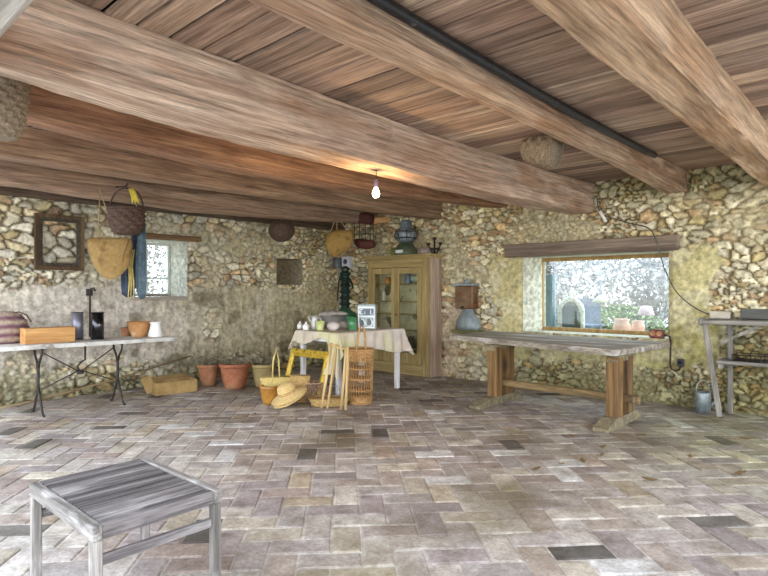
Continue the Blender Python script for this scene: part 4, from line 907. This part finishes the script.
def hat(cx, cy, z, ax, label, r=.2):
    ax = Vector(ax).normalized(); t = thing('straw_hat', label, 'hat', (cx, cy, z), 0, 'straw hats', rot=ax.to_track_quat('Z', 'Y').to_euler())
    b = MB(); n = 36; pr = [(r, 0), (r*.93, .008)]
    for k in range(8): q = k/7; pr.append((r*(.9-.34*q), .012+.02*q))
    pr += [(r*.52, .05), (r*.5, .09), (r*.46, .125), (r*.36, .15), (r*.18, .162), (.001, .165)]
    weave(b, pr, 108, 54, 26, .0035, inner=False, fine=True); b.lathe([(q_[0]*.985, q_[1]-.006) for q_ in pr], 36); ring(b, r, 0, .006); b.build('body', straw, t)
    b = MB(); b.lathe([(r*.545, .045), (r*.535, .075), (r*.515, .075), (r*.525, .045)], 36); b.build('hat_band', mat('hat_band', '9f7d44', 'c0a064', scale=40), t)
p = Zp(287, 406.5); AX = Vector((-RT[0]*.42-FW[0]*.22, -RT[1]*.42-FW[1]*.22, .88)); hat(p.x, p.y+.05, .10, AX, 'wide straw hat lying underneath the other hat on the floor', .22)
q = Vector((p.x, p.y+.05, .10))+AX*.035; hat(q.x, q.y, q.z, AX+Vector((.05, .03, .03)), 'straw hat with rounded crown lying on top of another hat', .225)
def lattice():
    p = Zp(309, 402); t = thing('lattice_basket', 'open lattice wicker basket in front of the gilded frame', 'basket', (p.x, p.y+.08, 0)); m = MB(); n = 22; h = .24; pr = lambda z: .10+.075*math.sin(PI*(z/h)*.75+.35)
    for s in (-1, 1):
        for k in range(n): m.tube([((pr(z))*math.cos(2*PI*k/n+s*z*3.2), (pr(z))*math.sin(2*PI*k/n+s*z*3.2), z) for z in np.linspace(.005, h, 7)], .0055, 5)
    ring(m, pr(h), h, .011); ring(m, pr(0), .008, .01); m.lathe([(.001, .004), (pr(0), .004), (pr(0), .012), (.001, .014)], 24); m.build('weave', mat('wicker_mauve', '8f6f55', 'bb9c7c', scale=60, grain=.2), t)
lattice()
p = Zp(320, 408); t = thing('basket_tray', 'long flat wicker tray on the floor beneath the pale poles', 'tray', (p.x-.02, p.y+.16, 0), YAW+.15)
b = MB(); weave(b, [(.001, .004), (.2, .004), (.225, .04), (.235, .085)], 96, 36, 10, .006, sxy=(1, .6)); ring(b, .237, .088, .012, sxy=(1, .6)); b.build('body', wick_tan, t)
# ---- terracotta pots with dried plants
def plant_pot(px, py, r, h, m, label, seed, yaw=0):
    p = Zp(px, py); rr = random.Random(seed); t = thing('potted_plant', label, 'pot', (p.x+FW[0]*r*.7, p.y+FW[1]*r*.7, 0), yaw)
    MB().lathe([(.001, 0), (r*.68, 0), (r*.72, .02), (r*.9, h*.45), (r*.97, h*.8), (r*.98, h-.05), (r*1.08, h-.045), (r*1.1, h), (r*.96, h), (r*.93, h-.05), (r*.001+.001, h-.06)], 32).build('pot', m, t)
    b = MB()
    for k in range(60):
        a = rr.uniform(0, 2*PI); q = rr.uniform(0, .8)*r; x, y = q*math.cos(a), q*math.sin(a); L_ = rr.uniform(.08, .22); o = rr.uniform(.3, 1.2); a2 = a+rr.uniform(-.6, .6)
        b.tube([(x, y, h-.06), (x+L_*.4*o*math.cos(a2), y+L_*.4*o*math.sin(a2), h-.06+L_*.7), (x+L_*o*math.cos(a2), y+L_*o*math.sin(a2), h-.06+L_*rr.uniform(.5, 1))], [.005, .004, .002], 5)
        for w in range(2):
            c = Vector((x+L_*o*.7*math.cos(a2), y+L_*o*.7*math.sin(a2), h-.06+L_*rr.uniform(.5, .95))); d = Vector((rr.uniform(-1, 1), rr.uniform(-1, 1), rr.uniform(-.6, .6)))*.035; e = Vector((-d.y, d.x, .01))*.4
            b.add([c-d, c+e+Vector((0, 0, .008)), c+d, c-e, c+Vector((0, 0, -.004))], [(0, 1, 4), (1, 2, 4), (2, 3, 4), (3, 0, 4), (0, 3, 2, 1)])
    plabel(b.build('dried_plant', mat('dry_plant', '6f6650', 'a39a7c', scale=20), t), 'dried grey plant stems')
plant_pot(206, 386, .15, .31, terra, 'leftmost terracotta pot with dry plants by the left wall', 1)
plant_pot(232, 389, .205, .35, mat('terracotta_red', '8a4f34', 'b3724c', scale=6, bump=.3, spots='a08a68', spot_scale=5), 'wide reddish terracotta pot, middle of the three by the left wall', 2)
plant_pot(262, 387.5, .165, .33, terra_g, 'olive brown terracotta pot nearest the straw bags', 3)
# ---- wall fountain
def lavabo():
    a, c = Bp(457, 284, -.14), Bp(476, 309, -.14); xm = (a.x+c.x)/2; t = thing('wall_fountain', 'old wall fountain, rusty brown tank above a grey basin', 'wall fountain', (xm, -.08, .74))
    rs = mat('rusty_tank', '6b5138', '8f7150', scale=10, rough=.6, metal=.3, spots='6f4526', spot_scale=5, spot_lo=.5, spot_hi=.65); gy = mat('zinc_basin', '7d8684', 'a3aca8', scale=10, rough=.5, metal=.3, bump=.2)
    b = MB(); b.box((xm, -.13, 1.30), (.33, .19, .36), bv=.015); b.build('tank', rs, t, True)
    b = MB(); b.box((xm, -.13, 1.50), (.37, .23, .04), bv=.01); b.lathe([(.001, 0), (.05, 0), (.04, .05), (.015, .06), (.02, .08), (.001, .09)], 16, c=(xm, -.13, 1.52)); b.build('lid', gy, t, True)
    MB().tube([(xm+.17, -.13, 1.36), (xm+.21, -.14, 1.34), (xm+.2, -.14, 1.24), (xm+.17, -.13, 1.2)], .009, 6).build('handle', rs, t, True)
    MB().tube([(xm, -.23, 1.15), (xm, -.28, 1.15), (xm, -.29, 1.12)], .013, 8).build('tap', iron, t, True)
    b = MB(); b.lathe([(.001, 0), (.20, 0), (.225, .04), (.21, .14), (.15, .23), (.10, .27), (.105, .33), (.001, .335)], 32, c=(xm+.04, -.15, .79), sxy=(1, .55)); b.build('basin', gy, t, True)
    plabel(MB().box((xm+.04, -.15, .765), (.5, .26, .05), bv=.02).build('ledge', mat('mossy_ledge', '5b5c34', '85854f', scale=18, bump=.6), t, True), 'mossy ledge under the basin')
lavabo()
# ---- red-brown socket block on the window sill with its lead
p = Bp(662, 337, .02); t = thing('socket_block', 'reddish brown double socket block at the right end of the window sill', 'socket', (5.88, .05, .803))
MB().box((0, 0, .055), (.17, .10, .11), bv=.012).build('body', mat('bakelite', '5d2a18', '84402a', rough=.35, scale=8), t)
for s in (-1, 1): MB().lathe([(.028, 0), (.034, .004), (.028, .010), (.02, .004), (.001, .003)], 16, c=(s*.04, -.05, .058), M=Matrix.Rotation(PI/2, 4, 'X')).build('outlet', mat('outlet', 'a5683c', 'c4875a', rough=.4), t)
p2 = Bp(681, 363, -.07); t = thing('wall_socket', 'small dark wall socket on the yellow plaster right of the table', 'socket', (p2.x, -.075, p2.z-.05)); MB().box((0, 0, .05), (.075, .05, .10), bv=.01).build('body', mat('dark_plastic', '2e2b33', '43404a', rough=.4), t)
b = MB(); b.lathe([(.001, 0), (.022, 0), (.022, .02), (.001, .022)], 14, c=(0, -.025, .055), M=Matrix.Rotation(PI/2, 4, 'X')); b.build('plug', mat('black_rim', ''), t)
b = MB(); pts = [(5.98, .02, .85), (6.06, -.08, .84), (6.09, -.15, .78), (6.09, -.15, .6), Bp(670, 364, -.12), Bp(671.5, 369, -.12), Bp(675, 371, -.12), Bp(679, 370, -.12), Bp(681, 366, -.12)]
b.tube(pts, .011, 8); tag(b.build('power_lead', mat('brown_lead', '2b1712', '4a261c', rough=.5)), 'dark lead looping from the sill socket block down to the wall socket', 'cable')
b = MB(); pts = [Bp(597, 196, -.1), Bp(601, 213, -.1), Bp(625, 222, -.1), Bp(648, 228, -.12), Bp(656, 240, -.19), Bp(660, 254, -.19), Bp(666, 272, -.11), Bp(675, 290, -.10), Bp(688, 303, -.10), Bp(703, 312, -.10), Bp(716, 316, -.10)]
def spline(P, n=6):
    P = [Vector(p) for p in P]; r = []
    for i in range(len(P)-1):
        p0, p1, p2, p3 = P[max(0, i-1)], P[i], P[i+1], P[min(len(P)-1, i+2)]
        for k in range(n): s = k/n; r.append(.5*((2*p1)+(-p0+p2)*s+(2*p0-5*p1+4*p2-p3)*s*s+(-p0+3*p1-3*p2+p3)*s**3))
    return r+[P[-1]]
b.tube(spline(pts), .008, 6); tag(b.build('wall_cable', mat('grey_cable', '4a463d', '6b665a', rough=.6)), 'thin dark cable running from the thick beam end down the back wall', 'cable')
b = MB(); b.tube([Bp(600, 211, -.16), Bp(606, 222, -.12)], .022, 10); tag(b.build('insulator', white_cer), 'short white tube on the wall under the end of the thick beam', 'insulator')
# ---- wall shelf rack at the right
def rack():
    t = thing('wall_workbench', 'rough grey plank bench on slanted legs at the right edge', 'bench', (7.5, -.3, 0)); gx = grey_wood_x; gz = W_('grey_wood_upright', '6d665a', 'a9a294', 2, bump=.5, spots='6f6a50', spot_scale=4)
    MB().box((7.6, -.29, 1.055), (2.24, .44, .05), bv=.006).build('top', gx, t, True)
    MB().box((6.50, -.42, 1.055), (.06, .20, .085), bv=.02).build('batten', gz, t, True)
    for x in (6.55, 8.5):
        MB().beam((x-.02, -.46, 1.03), (x+.12, -.42, .0), .052, .04, up=(0, 1, 0)).build('leg', gz, t, True); MB().beam((x+.17, -.14, 1.03), (x+.17, -.14, .0), .05, .05, up=(0, 1, 0)).build('leg', gz, t, True)
        MB().box((x+.13, -.27, .565), (.05, .34, .05)).build('bearer', gz, t, True)
    MB().box((7.62, -.28, .61), (1.96, .36, .035), bv=.005).build('lower_shelf', gx, t, True)
    MB().beam((6.68, -.40, .82), (7.05, -.40, 1.03), .035, .025, up=(0, 1, 0)).build('brace', gz, t, True)
rack()
b = MB(); p = Bp(719, 316, -.24); b.box((p.x, -.2, 1.125), (.2, .1, .085), bv=.01); tag(b.build('stone_block', mat('pale_stone', 'b5aa94', 'd3c8b2', scale=12, bump=.4)), 'pale stone block on the bench top near its left end', 'block')
b = MB(); b.box((7.5, -.14, 1.14), (1.35, .05, .115), M=Matrix.Rotation(-.15, 4, 'X')); tag(b.build('plank', W_('dark_plank', '4a4a44', '6b6a60', 0)), 'dark board standing on edge along the back of the bench', 'board')
def wire_tray():
    t = thing('wire_tray', 'rusty wire grid tray on the lower shelf of the bench', 'tray', (7.05, -.3, .6305)); b = MB(); X0, X1, Y0, Y1 = -.26, .4, -.13, .13
    for z in (.008, .07): b.tube([(X0, Y0, z), (X1, Y0, z), (X1, Y1, z), (X0, Y1, z)], .006, 6, True)
    b.build('rim', iron, t); b = MB()
    for k in range(6): x = X0+(X1-X0)*k/5; b.tube([(x, Y0, .07), (x, Y0, .008), (x, Y1, .008), (x, Y1, .07)], .005, 6)
    for k in range(1, 4): y = Y0+(Y1-Y0)*k/4; b.tube([(X0, y, .008), (X1, y, .008)], .005, 6)
    b.build('grid', iron, t)
wire_tray()
def watering_can():
    p = Zp(706.5, 413.5); t = thing('watering_can', 'grey zinc watering can on the floor under the bench end', 'watering can', (p.x-.05, p.y+.06, 0), YAW); z = mat('zinc', '7d8683', 'a9b1ae', metal=.5, rough=.45, scale=14, bump=.15)
    MB().lathe([(.001, 0), (.08, 0), (.082, .22), (.075, .235), (.068, .235), (.07, .02), (.001, .015)], 24).build('body', z, t)
    MB().tube(arch(.078, .14, z0=.23), .006, 6).build('handle', z, t)
    MB().tube([(.075, 0, .05), (.14, 0, .12), (.18, 0, .24)], [.02, .014, .012], 10).build('spout', z, t)
watering_can()
# ---- pendant bulb
def bulb():
    p = Lp(376, 193.5, 4.93); zb = p.z-.035; t = thing('pendant_bulb', 'bare glowing light bulb hanging on a short cord from the thick beam', 'lamp', (p.x, p.y, zb))
    b = MB(); b.lathe([(.001, 0), (.018, .004), (.029, .018), (.032, .034), (.027, .055), (.017, .072), (.013, .085)], 20)
    m = bpy.data.materials.new('bulb_glow'); m.use_nodes = True; e = m.node_tree.nodes['Principled BSDF']; e.inputs['Emission Color'].default_value = (1, .78, .4, 1); e.inputs['Emission Strength'].default_value = 14; MATS['bulb_glow'] = m
    b.build('bulb', m, t)
    b = MB(); b.lathe([(.015, .085), (.019, .09), (.02, .13), (.014, .15), (.005, .155)], 16); b.build('socket', mat('brass_socket', '6b5a6b', '8f7d8c', metal=.5, rough=.4), t)
    MB().tube([(0, 0, .15), (.004, 0, .2), (0, 0, 2.43-zb)], .004, 6).build('cord', mat('black_rim', ''), t)
    l = bpy.data.lights.new('bulb_light', 'POINT'); l.energy = 15; l.color = (1, .68, .34); l.shadow_soft_size = .035
    o = bpy.data.objects.new('bulb_light', l); C.objects.link(o); o.parent = t; o.location = (0, -.0, -.045)
bulb()
# ---- baskets under the ceiling
def ceiling_basket():
    p = Lp(540, 149, 5.72); t = thing('ceiling_basket', 'small wicker basket hanging sideways between two beams under the boards', 'basket', p); d = (Lp(556, 141, 5.72)-p).normalized()
    ax = Vector((.85, .1, -.18)).normalized(); q = ax.to_track_quat('Z', 'Y').to_matrix().to_4x4(); m = MB(); weave(m, [(.001, -.15), (.10, -.15), (.135, -.05), (.15, .06), (.155, .15)], 84, 22, 14, .007, M=q); ring(m, .157, .15, .012, M=q); m.build('body', wick_grey, t)
    MB().tube([(.1, .1, .05), (.14, .1, .1), (6.02-p.x, .1, 2.76-p.z)], .006, 6).build('cord', rope, t)
ceiling_basket()
def corner_basket():
    p = Lp(-1, 106, 4.15); t = thing('ceiling_basket', 'brown wicker basket hanging at the left edge high under the ceiling', 'basket', (p.x, p.y, p.z-.19)); m = MB(); weave(m, [(.001, 0), (.09, .0), (.125, .06), (.145, .2), (.155, .36)], 96, 26, 22, .007); ring(m, .157, .365, .012); m.build('body', wick_grey, t)
    MB().tube(arch(.15, .12, z0=.36), .01, 6).build('handle', wick_grey, t)
    MB().tube([(0, 0, .47), (0, 0, zc(p.y)-p.z+.19)], .006, 6).build('cord', rope, t)
corner_basket()
# ---- floor litter
a, c = Lp(0, 408, .32), Lp(196, 361, .10); b = MB(); b.tube([(.5, -6.1, .02), (.42, -5.4, .07), (.3, -4.4, .2), (.12, -3.2, .40)], [.013, .014, .012, .010], 8); tag(b.build('long_pole', W_('pole_wood', '7d6848', 'ab9468', 1)), 'long thin pole lying along the foot of the left wall', 'pole')
for k, (px, py, an, ln) in enumerate(((8, 404, .2, .5), (14, 400, -.35, .4), (4, 396, .05, .45))):
    p = Zp(px, py); d = Vector((math.sin(an), math.cos(an), 0))*ln/2; b = MB(); b.tube([p-d+Vector((0, 0, .013)), p+Vector((.02, 0, .03+.012*k)), p+d+Vector((0, 0, .02))], [.011, .012, .006], 6); tag(b.build('branch', W_('branch_wood', '5d4a34', '836c4e', 1)), ('thin bare branch on the floor left of the iron legs', 'short bent branch beside the first iron leg', 'bare branch nearest the foot of the left wall')[k], 'branch')
leafm = mat('dry_leaf', '5a4628', '8a6c3e', scale=30, bump=.3)
rr = random.Random(3); first = None
def leaf_mesh(r, seed):
    q = random.Random(seed); b = MB(); out_ = [(math.cos(a)*r*(1.5 if abs(math.cos(a)) > .5 else 1)*q.uniform(.7, 1.1), math.sin(a)*r*.7*q.uniform(.7, 1.1)) for a in np.linspace(0, 2*PI, 11)[:-1]]
    b.pillow(out_, .004, lambda x, y, k: (x, y, .012+k+(x*x+y*y)*4), rings=4); return b
for i, (px, py) in enumerate(((603, 448), (583, 462), (561, 465), (650, 481), (602, 456), (572, 437), (690, 458), (668, 428), (640, 436), (745, 440), (480, 449), (536, 470), (296, 420), (254, 415), (350, 416), (740, 474))):
    p = Zp(px, py)
    if first is None: o = first = leaf_mesh(.03, 5).build('dry_leaf', leafm)
    else: o = first.copy(); C.objects.link(o)
    o.location = p; o.rotation_euler = (0, 0, rr.uniform(0, 6)); s_ = rr.uniform(.6, 1.5); o.scale = (s_, s_, 1); tag(o, 'small curled brown dry leaf on the tiled floor', 'leaf', 'dry leaves on the floor')
p = Zp(167, 540); o = leaf_mesh(.03, 9).build('green_leaf', mat('leaf_green', '2c4a26', '476b3a')); o.location = p; tag(o, 'dark green leaf on the tiles beneath the low table', 'leaf')
# ================================================================ OUTDOORS
def bush(name, label, c, rad, n, m, seed, cat='bush', leaf=.05):
    r = np.random.default_rng(seed); V = []; F = []
    for k in range(n):
        d = r.normal(size=3); d /= np.linalg.norm(d); q = r.uniform(.55, 1)**.5; p = np.array(c)+d*np.array(rad)*q
        if p[2] < .0: p[2] = abs(p[2])*.3
        a = r.normal(size=3); a /= np.linalg.norm(a); b_ = np.cross(a, r.normal(size=3)); b_ /= np.linalg.norm(b_); s = leaf*r.uniform(.6, 1.5); o = len(V)
        nrm = np.cross(a, b_)*s*.25
        V += [tuple(p-a*s), tuple(p+b_*s*.45+nrm), tuple(p+a*s), tuple(p-b_*s*.45+nrm)]; F.append((o, o+1, o+2, o+3))
    mb = MB(); mb.add(V, F, False); root = thing(name, label, cat, (c[0], c[1], -.08)); me = bpy.data.meshes.new('foliage'); me.from_pydata(V, [], F); ob = bpy.data.objects.new('foliage', me); C.objects.link(ob); me.materials.append(m); ob.parent = root; ob.matrix_parent_inverse = root_matrix(root).inverted()
    b = MB(); b.tube([(c[0], c[1], -.08), (c[0]+.05, c[1], max(.2, c[2]*.6)), (c[0], c[1]+.05, max(.4, c[2]))], [.06, .05, .02], 8); b.build('trunk', mat('bark', '6f6354', '9c8f7c', scale=20, bump=.5), root, True)
lf1 = mat('leaf_silver', '5c574c', 'c4bdb6', scale=5, bump=0, rough=.6); lf2 = mat('leaf_mauve', '5c4c5e', 'c0acc2', scale=5, bump=0, rough=.6); lf3 = mat('leaf_lime', '5a6738', 'a7b074', scale=5, bump=0, rough=.6)
bush('shrub', 'mauve grey leafy shrub outside the left half of the wide window', (.7, 4.9, 1.5), (1.45, .8, 1.9), 7500, lf2, 1, leaf=.07)
bush('shrub', 'silvery leafy shrub outside the middle of the wide window', (3.35, 4.7, 1.5), (1.35, .8, 1.9), 7500, lf1, 2, leaf=.07)
bush('shrub', 'pale silvery shrub outside the right side of the wide window', (5.9, 4.2, 1.5), (1.3, .8, 1.9), 7000, lf1, 3, leaf=.07)
bush('shrub', 'low lime green shrub outside below the middle of the wide window', (4.35, 2.95, .55), (.9, .4, .6), 2600, lf3, 4)
bush('shrub', 'grey green shrub outside the small left window', (-2.6, -1.5, 1.6), (.8, 1.4, 1.5), 4200, lf1, 5)
def outside():
    t = thing('arched_mirror', 'ornate pale arched mirror frame standing outside the wide window', 'mirror', (4.35, .95, -.08)); cx = 4.35; y = .95; w = .185; z0 = -.08; zs = 1.08
    O = [(-w, z0), (-w, zs)]+[(-w*math.cos(a), zs+w*math.sin(a)) for a in np.linspace(.2, PI-.2, 9)]+[(w, zs), (w, z0)]
    pts = [(cx+x, y, z) for x, z in O]
    b = MB(); b.tube(pts, .035, 8)
    for i in range(0, len(pts)*6):
        s = i/6; k = min(len(pts)-2, int(s)); q = Vector(pts[k]).lerp(Vector(pts[k+1]), s-k); b.lathe([(.001, -.025), (.028, -.01), (.028, .01), (.001, .025)], 7, c=q+Vector((random.uniform(-.02, .02), -.03, random.uniform(-.02, .02))))
    for dx, dz, r in ((0, 0, .05), (-.05, -.02, .035), (.05, -.02, .035), (0, .05, .03)): b.lathe([(.001, -r), (r*.8, -r*.5), (r, 0), (r*.8, r*.5), (.001, r)], 10, c=(cx+dx, y-.02, zs+w+.03+dz))
    b.build('frame', mat('ornate_plaster', 'b3b09c', 'd6d3c2', scale=25, bump=.6), t, True)
    g = MB(); gl = [(cx+x*.97, y+.01, z) for x, z in O]; g.hull([(x, yy, z) for x, _, z in gl for yy in (y+.005, y+.018)]); g.build('mirror_glass', mat('mirror_glass', '55584e', '6b6e64', rough=.15, metal=.35, bump=0), t, True)
    b = MB(); b.box((4.16, .75, .95), (.05, .34, 1.5), rz=.0); 
    t = thing('shutter', 'pale blue wooden shutter outside the left side of the wide window', 'shutter', (4.13, .66, -.08)); bl = mat('blue_shutter', '5f7884', '86a0ac', scale=10, stretch=(1, 1, .1), bump=.3)
    MB().box((4.13, .66, .93), (.19, .035, 1.46)).build('panel', bl, t, True)
    for z in (.45, 1.45): MB().box((4.13, .635, z), (.19, .02, .07)).build('batten', bl, t, True)
    MB().box((4.13, .67, .06), (.04, .03, .28)).build('post', bl, t, True)
    t = thing('garden_table', 'dark bluish garden table outside behind the arched mirror', 'table', (4.08, 2.0, -.08)); dk = mat('slate_paint', '5a6270', '7d8696', scale=10)
    tx, ty = 4.08, 2.0
    MB().box((tx, ty, .80), (.55, .5, .04)).build('tabletop', dk, t, True)
    for sx_ in (-.24, .24):
        for sy in (-.2, .2): MB().box((tx+sx_, ty+sy, .35), (.05, .05, .86)).build('leg', dk, t, True)
    MB().box((tx, ty, .45), (.5, .42, .03)).build('shelf', dk, t, True)
    MB().box((tx, ty+.2, 1.05), (.5, .03, .45)).build('back_board', dk, t, True)
    q_ = Bp(600, 300, 1.6); t = thing('parasol', 'small pale domed parasol on a thin pole outside the wide window', 'parasol', (q_.x, 1.6, -.08)); MB().tube([(q_.x, 1.6, -.08), (q_.x, 1.6, 1.95)], .014, 8).build('pole', mat('slate_paint', ''), t, True)
    b = MB(); b.lathe([(.001, 1.34), (.02, 1.33), (.10, 1.26), (.13, 1.21), (.12, 1.21), (.001, 1.30)], 16, c=(q_.x, 1.6, 0)); b.build('canopy', mat('parasol_cloth', '8f9076', 'aaab92'), t, True)
    q_ = Bp(646, 320, 1.7); t = thing('garden_lamp', 'pale pinkish shade on a thin stem outside near the right window edge', 'lamp', (q_.x, 1.7, -.08)); MB().tube([(q_.x, 1.7, -.08), (q_.x, 1.7, 1.1)], .014, 8).build('stem', mat('slate_paint', ''), t, True)
    MB().lathe([(.001, 1.17), (.08, 1.16), (.13, 1.02), (.125, 1.02), (.001, 1.12)], 16, c=(q_.x, 1.7, 0)).build('shade', mat('pink_shade', 'b99aa0', 'd4bcc0'), t, True)
    for i, (x, y, r, h, lab) in enumerate(((Bp(622, 328, 1.9).x, 1.9, .15, 1.02, 'wide pinkish clay urn outside right of the parasol pole'), (Bp(632, 328, 2.25).x+.1, 2.25, .12, .98, 'slim pink clay urn outside just right of the wide urn'))):
        o = MB().lathe([(.001, 0), (r*.6, 0), (r*.55, h*.35), (r*.7, h*.5), (r, h*.72), (r*.95, h*.88), (r*.7, h*.95), (r*.85, h), (r*.7, h), (.001, h*.8)], 24).build('urn', mat('pink_clay', 'b5876c', 'd4ab92', scale=9)); o.location = (x, y, -.08); tag(o, lab, 'urn')
outside()
